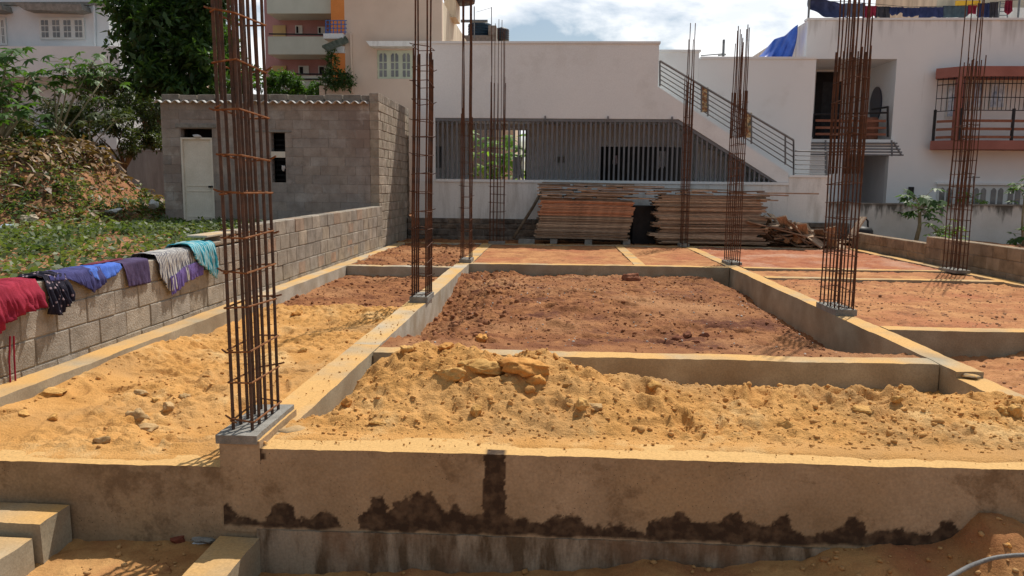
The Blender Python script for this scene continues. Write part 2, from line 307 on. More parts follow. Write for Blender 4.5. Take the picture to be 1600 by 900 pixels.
# soil inside the plinth cells
def micro(X, Y, s, a=1.): return a*(.030*fbm(X*3, Y*3, 4, s)+.022*lumps(X, Y, .11, s+1)+.014*lumps(X, Y, .05, s+2)+.006*fbm(X*30, Y*30, 2, s+3))
XL0, XL1, XB0, XB1, XC0, XC1, XD0, XD1 = -3.80, -3.58, -1.745, -1.505, 3.17, 3.39, 7.05, 7.27
def marks(X, Y, n, x0, x1, y0, y1, seed, depth=.03, big=1.):
    q = np.random.default_rng(seed); z = np.zeros(np.shape(X))
    for i in range(n):
        cx, cy, a = q.uniform(x0, x1), q.uniform(y0, y1), q.uniform(0, 3.14); l, w = q.uniform(.08, .17)*big, q.uniform(.035, .075)*big; dx, dy = X-cx, Y-cy; m = (np.abs(dx) < .6) & (np.abs(dy) < .6)
        dx, dy = dx[m], dy[m]; u, v = dx*math.cos(a)+dy*math.sin(a), -dx*math.sin(a)+dy*math.cos(a); d = np.hypot(u/l, v/w); z[m] += depth*q.uniform(.4, 1)*(-np.exp(-d**4)+.45*np.exp(-((d-1.35)/.3)**2))
    return z
def hL(X, Y):
    z = -.12-.05*sst(6, 8.5, Y)+.05*fbm(X*1.3, Y*1.3, 4, 21)+micro(X, Y, 22, .95)*(.25+1.0*sst(.42, .62, vn(X*1.1, Y*1.1, 77)))+.022*np.maximum(0, lumps(X+.08*fbm(X*5, Y*5, 2, 3), Y, .24, 26)-.35)+.05*np.exp(-((X+3.58)/.25)**2)*(1-sst(6.3, 7.2, Y))
    z = z-.06*np.exp(-((X+2.7)/.5)**2-((Y-7.6)/.9)**2)+.06*np.exp(-((X+2.6)/.8)**2-((Y-9.1)/.5)**2)
    z = np.minimum(z+marks(X, Y, 60, -3.5, -1.8, 4.2, 9.5, 5, .035), -.035); k = sst(4.04, 4.2, Y+.03*fbm(X*4, Y*4, 3, 27)); lip = -.116+.010*fbm(X*4, Y*4, 4, 28)-.03*sst(.07, -.02, Y-3.90+.06*fbm(X*2, Y*0+5, 3, 29)-.03); z = z*k+lip*(1-k)
    return z-.30*sst(9.5+.35*fbm(X*2, Y*0, 2, 5), 10.1, Y+.12*fbm(X*4, Y*4, 3, 9))
o = grid('sand_fill', XL1-.02, XB0+.0, 3.9, 10.6, .014, hL, sand); o['kind'] = 'structure'
def hLr(X, Y): return -.19+.03*fbm(X*2, Y*2, 3, 31)+micro(X, Y, 32, 1.1)-.12*sst(13.0, 12.2, Y)*0-.5*sst(9.0, 8.4, Y)
o = grid('red_soil_fill', XL1-.02, XB0+.02, 8.4, 13.25, .025, hLr, red); o['kind'] = 'structure'
def hL2(X, Y): return -.05+.03*fbm(X*2, Y*2, 3, 41)+micro(X, Y, 42, 1.5)
o = grid('red_soil_fill', XL1-.02, XB0+.02, 13.3, 18.6, .03, hL2, red); o['kind'] = 'structure'
# the yellow sand mound between front beam and second cross beam
def h1(X, Y):
    crest = np.interp(X, [-1.5, -1.25, -.95, -.6, -.13, .35, .8, 1.3, 2.25, 3.2], [-.02, .15, .30, .285, .255, .175, .10, .085, .08, -.01])
    yc = np.interp(X, [-1.5, -1, 0, 1, 3.2], [4.95, 5.1, 5.0, 4.9, 4.95])
    near = sst(4.12, 1, Y); d = Y-yc
    f = np.where(d < 0, 1-sst(0, 1, (-d)/(yc-4.14)), 1-.92*sst(0, 1.15, d))
    lowf = np.where(d < 0, .0, -.30+.13*sst(.4, -1.0, X)+.04*sst(1.5, 3, X))
    z = lowf+(crest-lowf)*f
    z = z+.05*fbm(X*2.3, Y*2.3, 5, 51, .6)*(.25+f)+.03*np.maximum(0, lumps(X+.1*fbm(X*4,Y*4,2,1), Y, .30, 54)-.3)*f+micro(X, Y, 52, 1.1)*(.35+.65*sst(4.12, 4.35, Y))
    z = z+marks(X, Y, 46, -1.2, 3.1, 4.2, 6.0, 6, .05, 1.2)*f**.3
    z = z-.33*sst(-1.15, -1.5, X)*sst(4.3, 5.0, Y)*(1-sst(5.9, 6.4, Y)*.8)
    lip = .004+.010*fbm(X*4, Y*4, 4, 58)-.030*sst(.10, -.02, Y-3.93+.05*fbm(X*2.2, Y*0+3, 3, 59)-.03)
    k = sst(4.10, 4.24, Y+.03*fbm(X*5, Y*5, 3, 57)); return np.maximum(z-.015, -.6)*k+lip*(1-k)
o = grid('sand_fill', XB1-.02, XC0+.25, 3.905, 6.32, .0125, h1, sand); o['kind'] = 'structure'
def h2(X, Y):
    z = -.10+.10*np.exp(-((X-.6)/1.6)**2-((Y-9.5)/2.2)**2)+.08*sst(7.3, 6.6, Y)-.12*sst(12.2, 13.7, Y)
    z = z-.33*sst(2.45, 3.15, X)*sst(6.9, 8.0, Y)*(1-.5*sst(11.5, 13.5, Y))-.26*sst(-.75, -1.5, X)*sst(7, 8.2, Y)*(1-.8*sst(10.5, 12.5, Y))
    z = z+.05*fbm(X*1.2, Y*1.2, 4, 61)+micro(X, Y, 62, 1.0)*(.8+1.3*sst(-.2, -1.2, X)+.8*sst(12, 13, Y))
    z = z+marks(X, Y, 90, -1.3, 3.0, 6.8, 13.5, 7, .05, 1.4)
    return np.minimum(z, -.02+.5*sst(7., 8., Y))
o = grid('red_soil_fill', XB1-.02, XC0+.02, 6.45, 13.86, .019, h2, red); o['kind'] = 'structure'
def hflat(z0, s, a=.8): return lambda X, Y: z0+.018*fbm(X*1.5, Y*1.5, 3, s)+micro(X, Y, s+1, a)*.8
o = grid('sandy_soil_fill', XB1-.02, XC0+.02, 14.0, 18.72, .03, hflat(-.035, 71), redl); o['kind'] = 'structure'
def hR1(X, Y): return -.30+.22*sst(4.0, 5.6, X+.3*(7.8-Y))+.04*fbm(X*1.5, Y*1.5, 3, 81)+micro(X, Y, 82, 1)
o = grid('red_soil_fill', XC1-.02, XD0+.02, 3.0, 7.9, .025, hR1, redl); o['kind'] = 'structure'
o = grid('sandy_soil_fill', XC1-.02, XD0+.02, 8.0, 12.32, .025, hflat(-.05, 91, 1.0), redl); o['kind'] = 'structure'
o = grid('sandy_soil_fill', XC1-.02, XD0+.02, 12.4, 13.78, .03, hflat(-.05, 95), redl); o['kind'] = 'structure'
o = grid('red_soil_fill', XC1-.02, XD0+.02, 13.9, 18.72, .03, hflat(-.04, 99), redp); o['kind'] = 'structure'
o = grid('back_strip_soil', -3.9, 7.6, 18.8, 20.3, .03, hflat(-.03, 105, 1.3), red); o['kind'] = 'structure'
o = grid('right_yard_ground', 7.4, 30, 2, 32, .12, lambda X, Y: .05+.08*fbm(X, Y, 3, 7), yardm); o['kind'] = 'structure'
# low ground in front of the plinth, with the sand heap against it
HP = [(400, 897), (600, 897), (640, 893), (760, 897), (950, 896), (1005, 879), (1035, 875), (1080, 882), (1110, 887), (1200, 876), (1250, 880), (1300, 861), (1390, 853), (1432, 858), (1487, 847), (1530, 807), (1562, 804), (1600, 822), (1700, 850)]
HX = [PY(a, b, 3.87).x for a, b in HP]; HZ = [PY(a, b, 3.87).z for a, b in HP]
def hlow(X, Y):
    top = np.interp(X, HX, HZ, left=-.56); top = np.where(X < -1.6, -.57, top)
    d = np.clip(3.87-Y, 0, 9); base = np.where(X < -1.6, -.60, -.70); z = base+(top-base)*np.exp(-(d/.42)**2)
    return z+.02*fbm(X*3, Y*3, 4, 111)+micro(X, Y, 112, .6)*.8
o = grid('sand_ground', -4.5, 4.5, -1.0, 4.0, .016, hlow, lowsand); o['kind'] = 'structure'

# ================================================================== FOUNDATION (one cast grid of plinth beams)
fnd = thing('plinth_foundation', 'cast concrete plinth beams forming a grid of soil-filled cells across the plot', 'foundation', (.8, 3.88, 0))
def dense_box(x0, x1, y0, y1, z0, z1, res=.05, jit=.006, seed=0, top=None):
    """box with subdivided, slightly uneven faces"""
    V = []; F = []; n0 = 0
    def face(o_, u, v, nu, nv):
        nonlocal n0
        a, b = np.meshgrid(np.linspace(0, 1, nu+1), np.linspace(0, 1, nv+1)); P = np.array(o_)+a[..., None]*np.array(u)+b[..., None]*np.array(v)
        i = np.arange((nu+1)*(nv+1)).reshape(nv+1, nu+1)+n0; V.append(P.reshape(-1, 3)); F.append(np.stack([i[:-1, :-1], i[:-1, 1:], i[1:, 1:], i[1:, :-1]], -1).reshape(-1, 4)); n0 += (nu+1)*(nv+1)
    dx, dy, dz = x1-x0, y1-y0, z1-z0; k = lambda d: max(1, int(d/res))
    face((x0, y0, z0), (dx, 0, 0), (0, 0, dz), k(dx), k(dz)); face((x1, y1, z0), (-dx, 0, 0), (0, 0, dz), k(dx), k(dz))
    face((x1, y0, z0), (0, dy, 0), (0, 0, dz), k(dy), k(dz)); face((x0, y1, z0), (0, -dy, 0), (0, 0, dz), k(dy), k(dz))
    face((x0, y0, z1), (dx, 0, 0), (0, dy, 0), k(dx), k(dy))
    V = np.concatenate(V); F = np.concatenate(F); x, y, z = V.T.copy()
    a = fbm(x*2.2+z*1.3+seed, y*2.2, 4, 5)*jit; b = fbm(x*2.2+9, y*2.2+z*1.3+seed, 4, 15)*jit; c = fbm(x*1.4+3, y*1.4+7, 4, 25)*jit*1.3
    edge = fbm(x*14, y*14, 3, 35); V[:, 0] += a; V[:, 1] += b; V[:, 2] += np.where(z > z1-.001, c+np.minimum(edge, 0)*jit*.8, 0)
    return V, F
def beam(x0, x1, y0, y1, z1=0, z0=-.75, m=conc, res=.06, name='plinth_beam', parent=fnd, jit=.008, label=None):
    V, F = dense_box(x0, x1, y0, y1, z0, z1, res, jit); o = npmesh(name, V, F, m, parent, False)
    if label: o['label'] = label
    return o
# front beam, dense, with the dark damp patches painted along its foot
def front_beam():
    x0, x1, y0, y1, z0, z1 = XB1+.0, 4.6, 3.88, 4.11, -.42, 0
    parts = [(XB0, XB1, 3.88, 4.11, -.46, -.005), (x0, x1, y0, y1, z0, z1)]
    Vs = []; Fs = []; k = 0
    V, F = dense_box(XB0-.01, x1, y0, y1, z0-.055, z1, .0085, .007, 3); return V, F
V, F = front_beam()
fb = npmesh('front_beam', V, F, None or conc, fnd, False)
ST = [(340, 790), (352, 786), (372, 806), (395, 812), (415, 812), (425, 788), (440, 781), (455, 790), (465, 812), (490, 812), (500, 802), (515, 805), (528, 812), (533, 822), (540, 832), (558, 832), (562, 800), (575, 796), (582, 778), (598, 778), (606, 800), (615, 784), (640, 776), (648, 770), (660, 778), (670, 772), (685, 790), (700, 800), (712, 788), (724, 802), (735, 806), (752, 804), (756, 714), (775, 706), (790, 712), (791, 806), (800, 812), (822, 810), (828, 818), (850, 816), (870, 808), (890, 808), (905, 808), (915, 822), (940, 824), (970, 822), (990, 828), (1002, 832), (1008, 836), (1012, 818), (1030, 810), (1050, 812), (1060, 800), (1070, 806), (1085, 818), (1130, 818), (1140, 806), (1155, 802), (1165, 816), (1195, 824), (1215, 815), (1232, 806), (1240, 830), (1265, 838), (1300, 832), (1318, 824), (1330, 812), (1350, 812), (1355, 836), (1380, 828), (1410, 824), (1425, 834), (1460, 834), (1475, 818), (1492, 816), (1500, 828), (1515, 834), (1560, 838)]
SX = [PY(a, b, 3.87).x for a, b in ST]; SZ = [PY(a, b, 3.87).z for a, b in ST]
me = fb.data; a = me.attributes.new('damp', 'FLOAT', 'POINT'); zt = np.interp(V[:, 0]+.022*fbm(V[:, 2]*26, V[:, 0]*6, 4, 44, .65), SX, SZ, left=-.6, right=-.6)
d = zt-V[:, 2]+.030*fbm(V[:, 0]*34, V[:, 2]*34, 5, 6, .7)+.012*fbm(V[:, 0]*9, V[:, 2]*9, 2, 3); d = np.minimum(d, V[:, 2]+.445+.02*fbm(V[:, 0]*12, V[:, 0]*3, 4, 14))
d[(V[:, 1] > 3.95)] = -.2
cr_ = (np.hypot((V[:, 0]+1.64)/.12, (V[:, 2]+.05)/.075)+.45*fbm(V[:, 0]*20, V[:, 2]*20, 3, 8)); d = np.maximum(d, np.where(V[:, 1] < 3.95, (1-cr_)*.1, -1))
a.data.foreach_set('value', np.clip(.5+d*70, 0, 1).astype(np.float32))
fm = mat('front_beam_concrete', (.27, .19, .112), (.42, .31, .20), 1.9, .9, .6, 30, c4=(.22, .148, .085), sc4=3.5, dust=((.55, .335, .13), 1.3, .18, .36), c3=(.37, .26, .15), sc3=1.4, bd=.006)
t = fm.node_tree; b = t.nodes['Principled BSDF']; src = b.inputs['Base Color'].links[0].from_socket
at = N(t, 'ShaderNodeAttribute', attribute_name='damp'); x = N(t, 'ShaderNodeMix', data_type='RGBA'); lk(t, at.outputs['Fac'], x.inputs[0]); lk(t, src, x.inputs[6]); nf = N(t, 'ShaderNodeTexNoise'); nf.inputs['Scale'].default_value = 22; nf.inputs['Detail'].default_value = 9; tcf = N(t, 'ShaderNodeTexCoord'); lk(t, tcf.outputs['Object'], nf.inputs[0])
rf_ = N(t, 'ShaderNodeValToRGB'); rf_.color_ramp.elements[0].position = .42; rf_.color_ramp.elements[1].position = .72; rf_.color_ramp.elements[0].color = (.05, .031, .02, 1); rf_.color_ramp.elements[1].color = (.13, .085, .052, 1); lk(t, nf.outputs[0], rf_.inputs[0]); lk(t, rf_.outputs[0], x.inputs[7])
# air pits cast in the face
vo = N(t, 'ShaderNodeTexVoronoi'); vo.inputs['Scale'].default_value = 42; tcx = N(t, 'ShaderNodeTexCoord'); lk(t, tcx.outputs['Object'], vo.inputs['Vector'])
mr = N(t, 'ShaderNodeMapRange'); mr.inputs[1].default_value = .07; mr.inputs[2].default_value = .13; lk(t, vo.outputs['Distance'], mr.inputs[0])
n9 = N(t, 'ShaderNodeTexNoise'); n9.inputs['Scale'].default_value = 2.6; lk(t, tcx.outputs['Object'], n9.inputs[0]); m9 = N(t, 'ShaderNodeMapRange'); m9.inputs[1].default_value = .5; m9.inputs[2].default_value = .56; m9.inputs[3].default_value = 1; m9.inputs[4].default_value = 0; lk(t, n9.outputs[0], m9.inputs[0])
mxx = N(t, 'ShaderNodeMath', operation='MAXIMUM'); lk(t, mr.outputs[0], mxx.inputs[0]); lk(t, m9.outputs[0], mxx.inputs[1])
x2 = N(t, 'ShaderNodeMix', data_type='RGBA'); lk(t, mxx.outputs[0], x2.inputs[0]); x2.inputs[6].default_value = (.05, .035, .025, 1); lk(t, x.outputs[2], x2.inputs[7])
lk(t, x2.outputs[2], b.inputs['Base Color']); fb.data.materials[0] = fm
# lower left front beam
V, F = dense_box(-7, -1.50, 3.8925, 4.06, -.60, -.12, .02, .008, 8); npmesh('front_beam', V, F, fm, fnd, False)
ft = mat('lime_streaked_footing', (.12, .082, .05), (.34, .275, .20), 5, .9, .6, 30, stretch=(1.8, 1.8, .45), lo=.42, hi=.60, c3=(.20, .12, .07), sc3=3)
V, F = dense_box(-1.575, 2.2, 3.872, 4.06, -.85, -.452, .02, .008, 5); npmesh('footing', V, F, ft, fnd, False)
# longitudinal and cross beams, butted end to end
beam(XL0, XL1, 4.07, 9.0); beam(XL0, XL1, 9.0, 18.62, m=concw); beam(XB0, XB1, 4.12, 6.6, res=.03); 
beam(XB0, XB1-.005, 6.6, 13.82, res=.05, m=concw); beam(XB0+.02, XB1+.03, 13.82, 18.68)
beam(XC0, XC1, 4.12, 6.05, z1=-.05, res=.04); beam(XC0, XC1-.01, 6.05, 18.68)
beam(XD0, XD1, 4.12, 18.68)
beam(XB1+.01, XC0-.01, 6.29, 6.50, res=.04, name='cross_beam'); beam(XB1+.01, XC0-.01, 13.83, 14.05, name='cross_beam')
beam(XL1+.01, XB0-.01, 13.12, 13.33, name='cross_beam', m=concw)
beam(XC1+.01, XD0-.01, 7.83, 8.04, name='cross_beam'); beam(XC1+.01, XD0-.01, 12.28, 12.48, name='cross_beam', z1=.005); beam(XC1+.01, XD0-.01, 13.74, 13.94, name='cross_beam', z1=.005)
beam(1.50, 1.70, 14.06, 18.68, name='inner_beam'); beam(XL0, XB0+.01, 18.63, 18.85, name='back_beam', m=concw); beam(XB0+.03, XD1, 18.69, 18.9, name='back_beam')
# little cement lumps on beam ends
for (x, y, z, sx, sy, sz) in ((3.28, 6.02, -.03, .12, .05, .02), (3.26, 4.98, -.03, .10, .07, .035), (-1.48, 4.18, -.005, .11, .10, .035)):
    V_ = clodV(ICO2[0], int(x*10+50))*[sx, sy, sz]+[x, y, z]; npmesh('cement_lump', V_, ICO2[1], conc, fnd)

# rebar columns ----------------------------------------------------------
def dupmesh(name, me, parent, loc, rot=(0, 0, 0)):
    o = bpy.data.objects.new(name, me); C.objects.link(o); o.parent = parent; o.location = loc; o.rotation_euler = rot; return o
def bar_mesh(name, L_, r, m, lean=(0, 0), crank=None):
    pts = []; n = max(3, int(L_/.5))
    for i in range(n+1):
        t_ = i/n; w = .004*math.sin(i*1.7+L_*9); cx = 0
        pts.append((lean[0]*t_*L_+w+(crank[0]*max(0, min(1, (t_*L_-crank[2])/.25)) if crank else 0), lean[1]*t_*L_-w+(crank[1]*max(0, min(1, (t_*L_-crank[2])/.25)) if crank else 0), t_*L_))
    o = MB().tube(pts, r, 6).build(name, m); me = o.data; bpy.data.objects.remove(o); return me
def stirrup_mesh(w, l, r, m, seed):
    random.seed(seed); a, b = w/2+r*2.2, l/2+r*2.2; j = lambda: random.uniform(-.006, .006); dz = [random.uniform(-.012, .012) for _ in range(5)]
    pts = [(-a-.035, -b+.02, dz[0]+.012), (-a+j(), -b+j(), dz[0]), (a+j(), -b+j(), dz[1]), (a+j(), b+j(), dz[2]), (-a+j(), b+j(), dz[3]), (-a, -b+.01, dz[4]), (-a+.045, -b-.03, dz[4]+.006)]
    mb = MB()
    for p, q in zip(pts[:-1], pts[1:]): mb.tube([p, q], r, 5)
    o = mb.build('stirrup', m); me = o.data; bpy.data.objects.remove(o); return me
def column(x, y, z, label, w=.15, l=.50, nl=4, zlow=3.0, zup=4.6, lap=2.2, sp=.2, r=.0085, tie_top=3.0, rot=0, bm=rust, tm=rust, lean=(0, 0), ped=(.235, .62, .05), pz=0, seed=1, tie0=.06, extra=(), rt=.0045):
    g = thing('rebar_column', label, 'rebar column', (x, y, z), 'rebar columns rising from the plinth'); g.rotation_euler.z = rot
    random.seed(seed); posx = [(-w/2, -l/2+l*i/(nl)) for i in range(nl+1)]+[(w/2, -l/2+l*i/(nl)) for i in range(nl+1)]
    lows = [bar_mesh('vertical_bar', zlow+random.uniform(-.08, .12), r, bm, (lean[0]+random.uniform(-.002, .002), lean[1]+random.uniform(-.002, .002))) for _ in range(3)]
    ups = [bar_mesh('vertical_bar', zup-lap+random.uniform(-.25, .15), r*.95, bm, (lean[0]+random.uniform(-.006, .006), lean[1]+random.uniform(-.006, .006))) for _ in range(4)] if zup > lap else []
    for i, (a, b) in enumerate(posx):
        dupmesh('vertical_bar', lows[i % 3], g, (a, b, -.02), (0, 0, i*2.1 if lean == (0, 0) else 0))
        if ups and (i % 2 == 0 or nl < 3 or seed in (16, 17)): dupmesh('vertical_bar', ups[i % 4], g, (a*.86+lean[0]*lap, b*.9+.018+lean[1]*lap, lap), (random.uniform(-.004, .004), random.uniform(-.006, .006), 0))
    for (a, b, L_) in extra: dupmesh('vertical_bar', bar_mesh('vertical_bar', L_, r*.9, bm), g, (a, b, 0), (0, 0, 0))
    ties = [stirrup_mesh(w, l, rt, tm, seed*7+k) for k in range(3)]; zz = tie0; k = 0
    while zz < tie_top:
        dupmesh('stirrup', ties[k % 3], g, (lean[0]*zz, lean[1]*zz, zz), (random.uniform(-.03, .03), random.uniform(-.05, .05), math.pi*(k % 2))); zz += sp*random.uniform(.85, 1.15); k += 1
    if ped:
        pw, pl, ph = ped; V, F = dense_box(-pw/2, pw/2, -pl/2, pl/2, -.03, ph, .04, .01, seed); V[:, 2] += 0
        o = npmesh('cement_starter', V, F, concg); o.parent = g; o.location = (0, 0, pz)
    return g
column(-1.668, 4.17, .05, 'dark rebar column nearest the camera on the front left corner of the plinth, rusty ties', w=.105, l=.40, nl=4, zlow=3.3, zup=3.4, lap=1.78, sp=.215, r=.0098, tie_top=3.3, bm=rustd, tm=rusto, lean=(-.012, 0), ped=(.225, .60, .014), pz=0, seed=11, tie0=.07, rt=.0055)
V, F = dense_box(-1.765, -1.545, 3.8785, 4.47, -.16, .04, .02, .007, 3); npmesh('corner_kicker', V, F, fm, fnd)
column(-1.60, 9.30, .03, 'rebar column with two side-on bundles standing on the pale beam before the dark soil cell', w=.165, l=.42, nl=3, zlow=2.95, zup=4.6, lap=2.4, ped=(.22, .50, .035), seed=12, lean=(.012, 0), sp=.21, r=.0115, rt=.005)
column(-1.60, 14.2, .03, 'thin rebar column where the left cross beam meets the pale long beam', w=.155, l=.42, nl=2, zlow=2.7, zup=5.6, lap=2.3, tie_top=2.6, ped=(.22, .5, .03), seed=13, sp=.23, r=.0105, bm=rust)
column(-1.37, 18.8, .03, 'short rebar column in front of the slatted grille, its thin bar tips against white wall', w=.34, l=.16, nl=1, zlow=3.9, zup=5.1, lap=2.6, tie_top=3.1, ped=(.40, .22, .03), seed=14, extra=((-.085, 0.08, 5.2), (.0, .08, 5.3), (.085, -.08, 5.25), (0, -.08, 3.8), (-.09, -.08, 3.8)), r=.0085, sp=.22)
column(3.16, 18.8, .03, 'slim rebar column in front of the gap end of the right plank pile', w=.12, l=.5, nl=3, zlow=3.9, zup=5.0, lap=2.6, tie_top=3.1, ped=(.22, .5, .04), seed=15, r=.010)
column(3.36, 14.55, .03, 'dense rebar column rising in front of the stair railing and right plank pile', w=.14, l=.62, nl=4, zlow=3.15, zup=4.15, lap=2.3, tie_top=3.05, ped=(.25, .6, .02), seed=16, r=.009, sp=.15)
column(3.29, 8.98, .03, 'tall wide rebar column on the right long beam in front of the recessed balcony', w=.16, l=.58, nl=5, zlow=2.9, zup=4.7, lap=1.55, tie_top=2.95, ped=(.235, .64, .035), seed=17, r=.0085, extra=((.22, .1, 3.3), (.26, .2, 3.2)), sp=.2)
column(7.0, 13.72, .03, 'rebar column at the right edge of the plinth in front of the bay balcony', w=.15, l=.5, nl=4, zlow=3.6, zup=5.2, lap=1.1, tie_top=2.5, ped=(.26, .56, .02), seed=18, r=.009, sp=.2, lean=(.003, 0))
random.seed(5)
# ================================================================== CONCRETE BLOCK WALLS
def blocks(mb, axis, a0, a1, zrows, p0, p1, holes=(), L_=.40, gap=.006, jit=.004, top=None, tints=None, ch=.008, seed=0):
    """courses of blocks; axis 'x' or 'y'; thickness p0..p1 along the other axis"""
    rr = random.Random(seed)
    for i, (z0, z1) in enumerate(zrows):
        a = a0-(L_/2 if i % 2 else 0)
        while a < a1-.03:
            b0, b1 = max(a, a0), min(a+L_*rr.uniform(.96, 1.03), a1); a = b1 if b1 < a1 else a1
            if b1-b0 < .05: continue
            zz0, zz1 = z0, z1
            if top: t_ = top((b0+b1)/2); zz0 = z0*t_; zz1 = z1*t_
            segs = [(b0, b1)]
            for (h0, h1, hz0, hz1) in holes:
                if zz1 > hz0+.02 and zz0 < hz1-.02:
                    ns = []
                    for s0, s1 in segs:
                        if s1 <= h0 or s0 >= h1: ns.append((s0, s1)); continue
                        if s0 < h0: ns.append((s0, h0))
                        if s1 > h1: ns.append((h1, s1))
                    segs = ns
            for s0, s1 in segs:
                if s1-s0 < .04: continue
                v = rr.uniform(.88, 1.08); t_ = rr.choice(tints) if tints else (1, 1, 1); mb.cur = tuple(v*c for c in t_); o_ = rr.uniform(-jit, jit)
                if axis == 'y': mb.cbox(p0+o_, p1+o_, s0+gap/2, s1-gap/2, zz0+gap/2, zz1-gap/2, ch, jit=.002)
                else: mb.cbox(s0+gap/2, s1-gap/2, p0+o_, p1+o_, zz0+gap/2, zz1-gap/2, ch, jit=.002)
def wtop(y): return float(np.interp(y, [3, 8, 16.9], [1.0, 1.03, 1.105]))
g = thing('boundary_wall', 'long grey concrete block wall on the left with clothes drying on it', 'wall', (-3.9, 10, -.05))
mb = MB(); tn = [(1, 1, 1), (1, .98, .94), (.95, .93, .9), (1.05, 1, .92), (.9, .9, .9)]
rows = [(-.16+.2*i*1.02, -.16+.2*(i+1)*1.02) for i in range(4)]
blocks(mb, 'y', 2.0, 17.0, rows, -4.0, -3.80, top=wtop, tints=tn, seed=3)
mb2 = MB(); blocks(mb2, 'y', 9.6, 17.0, [(.655, .845)], -4.0, -3.80, top=wtop, tints=tn+[(1.08, .92, .82)], seed=4)
y = 8.2
for a, h_ in ((8.2, .70), (8.62, .745), (9.06, .79)): mb2.cur = (.98, .95, .9); mb2.cbox(-4.0, -3.802, a, a+.42, .675*wtop(a), h_*wtop(a)+.02, .01, jit=.006)
mb.build('lower_courses', blockm, g); mb2.build('top_course', blockm, g)
m3 = MB(); m3.box(-3.992, -3.811, 2.0, 17.0, -.3, .62); m3.box(-3.99, -3.812, 9.6, 17, .62, .86); m3.build('mortar_core', mortar, g)
# pinkish blocks in far half
mbp = MB()
for k in range(9):
    yy = random.uniform(9.2, 16); i = random.randint(1, 3); z = (-.16+.204*i)*wtop(yy)+.02; mbp.cur = random.choice([(1.15, .88, .74), (1.08, .9, .8), (1.12, 1.0, .82)]); mbp.box(-3.82, -3.797, yy, yy+.3, z, z+.165)
mbp.build('pinkish_blocks', blockm, g)
# right boundary wall
g = thing('low_block_wall', 'low brown block wall with a raised section along the right side', 'wall', (7.4, 15, 0))
mb = MB(); br = [(.85, .72, .6), (.8, .66, .52), (.9, .78, .66)]
blocks(mb, 'y', 10.0, 15.5, [(-.12, .09), (.09, .30), (.30, .51)], 7.33, 7.53, tints=br, seed=8); blocks(mb, 'y', 15.5, 19.3, [(-.04, .16), (.16, .37)], 7.33, 7.53, tints=br, seed=9); mb.build('block_courses', blockm, g)
MB().box(7.342, 7.522, 10, 15.49, -.3, .49).build('mortar_core', mortar, g); MB().box(7.342, 7.522, 15.51, 19.29, -.3, .345).build('mortar_core', mortar, g)
# ================================================================== SHED
g = thing('block_shed', 'grey concrete block shed with cream metal door and corrugated roof edge', 'shed', (-6.3, 17, .4))
FX0, FX1 = -8.76, -3.86
H = []
dx0, dx1, dz0, dz1 = FR(285, 215, 334, 348, 17.0); wx0, wx1, wz0, wz1 = FR(424, 207, 446, 285, 17.0)
mb = MB(); holes = [(dx0, dx1, .3, dz1+.22), (wx0, wx1, wz0, wz1)]
tn2 = [(1, 1, 1), (1, .96, .93), (.95, .94, .94), (1.02, .98, .94)]
blocks(mb, 'x', FX0, FX1-.2, [(.0+.2*i, .2+.2*i) for i in range(16)], 17.0, 17.2, holes, tints=tn2, gap=.003, jit=.0015, ch=.0025, seed=12)
mb.build('front_wall', shedm, g)
m3 = MB()
for (a, b, c, d) in ((FX0+.01, dx0, 0, 3.2), (dx1, wx0, 0, 3.2), (wx1, FX1-.2, 0, 3.2), (dx0, dx1, dz1+.2, 3.2), (wx0, wx1, 0, wz0), (wx0, wx1, wz1, 3.2)): m3.box(a, b, 17.012, 17.19, c, d)
m3.build('front_mortar', shedm, g)
mb = MB(); blocks(mb, 'y', 17.0, 20.6, [(.2*i, .2+.2*i) for i in range(-1, 16)], FX1-.2, FX1, tints=[(1.1, 1.05, .98), (1, .97, .9), (1.15, 1.1, 1.05)], seed=13, L_=.4, gap=.014, jit=.006)
blocks(mb, 'y', 17.0, 20.6, [(3.2, 3.40)], FX1-.2, FX1, tints=[(.9, .88, .86)], seed=14, L_=.22, gap=.016); mb.build('side_wall', blockm, g)
MB().box(FX1-.19, FX1-.012, 17.01, 20.58, -.3, 3.36).build('side_mortar', mortar, g)
MB().box(FX0, FX0+.2, 17.2, 20.6, 0, 3.2).box(FX0, FX1-.2, 20.4, 20.6, 0, 3.2).build('rear_walls', shedm, g)
mb = MB(); random.seed(3); a = FX0-.0
while a < FX1-.25:
    w_ = min(.40, FX1-.2-a); mb.cur = (random.uniform(.55, .75),)*3; mb.cbox(a+.008, a+w_-.008, 17.06, 17.2, 3.195, 3.345+random.uniform(-.01, .02), .01, jit=.004); a += w_+.01
mb.build('parapet_course', blockm, g)
# corrugated sheet edge
nx = 420; xs = np.linspace(FX0-.12, FX1-.22, nx); pr = .028*np.cos((xs-FX0)/.2*2*math.pi/1.0); zt = 3.165-.005*(xs-FX0)*0
Vv = []; Ff = []
for j, (yy, dz) in enumerate(((16.86, 0), (17.0, .01))):
    for k2 in (0, 1): Vv += [(x_, yy, 3.165+p_+dz+k2*.012) for x_, p_ in zip(xs, pr)]
n_ = nx
for i in range(nx-1): Ff += [(i, i+1, n_+i+1, n_+i), (n_+i, n_+i+1, 3*n_+i+1, 3*n_+i), (i, 2*n_+i, 2*n_+i+1, i+1)]
npmesh('corrugated_roof', Vv, Ff, sheet, g, True)
mb = MB().box(FX0, FX1-.2, 17.2, 20.4, 3.12, 3.17); mb.build('roof_deck', sheet, g)
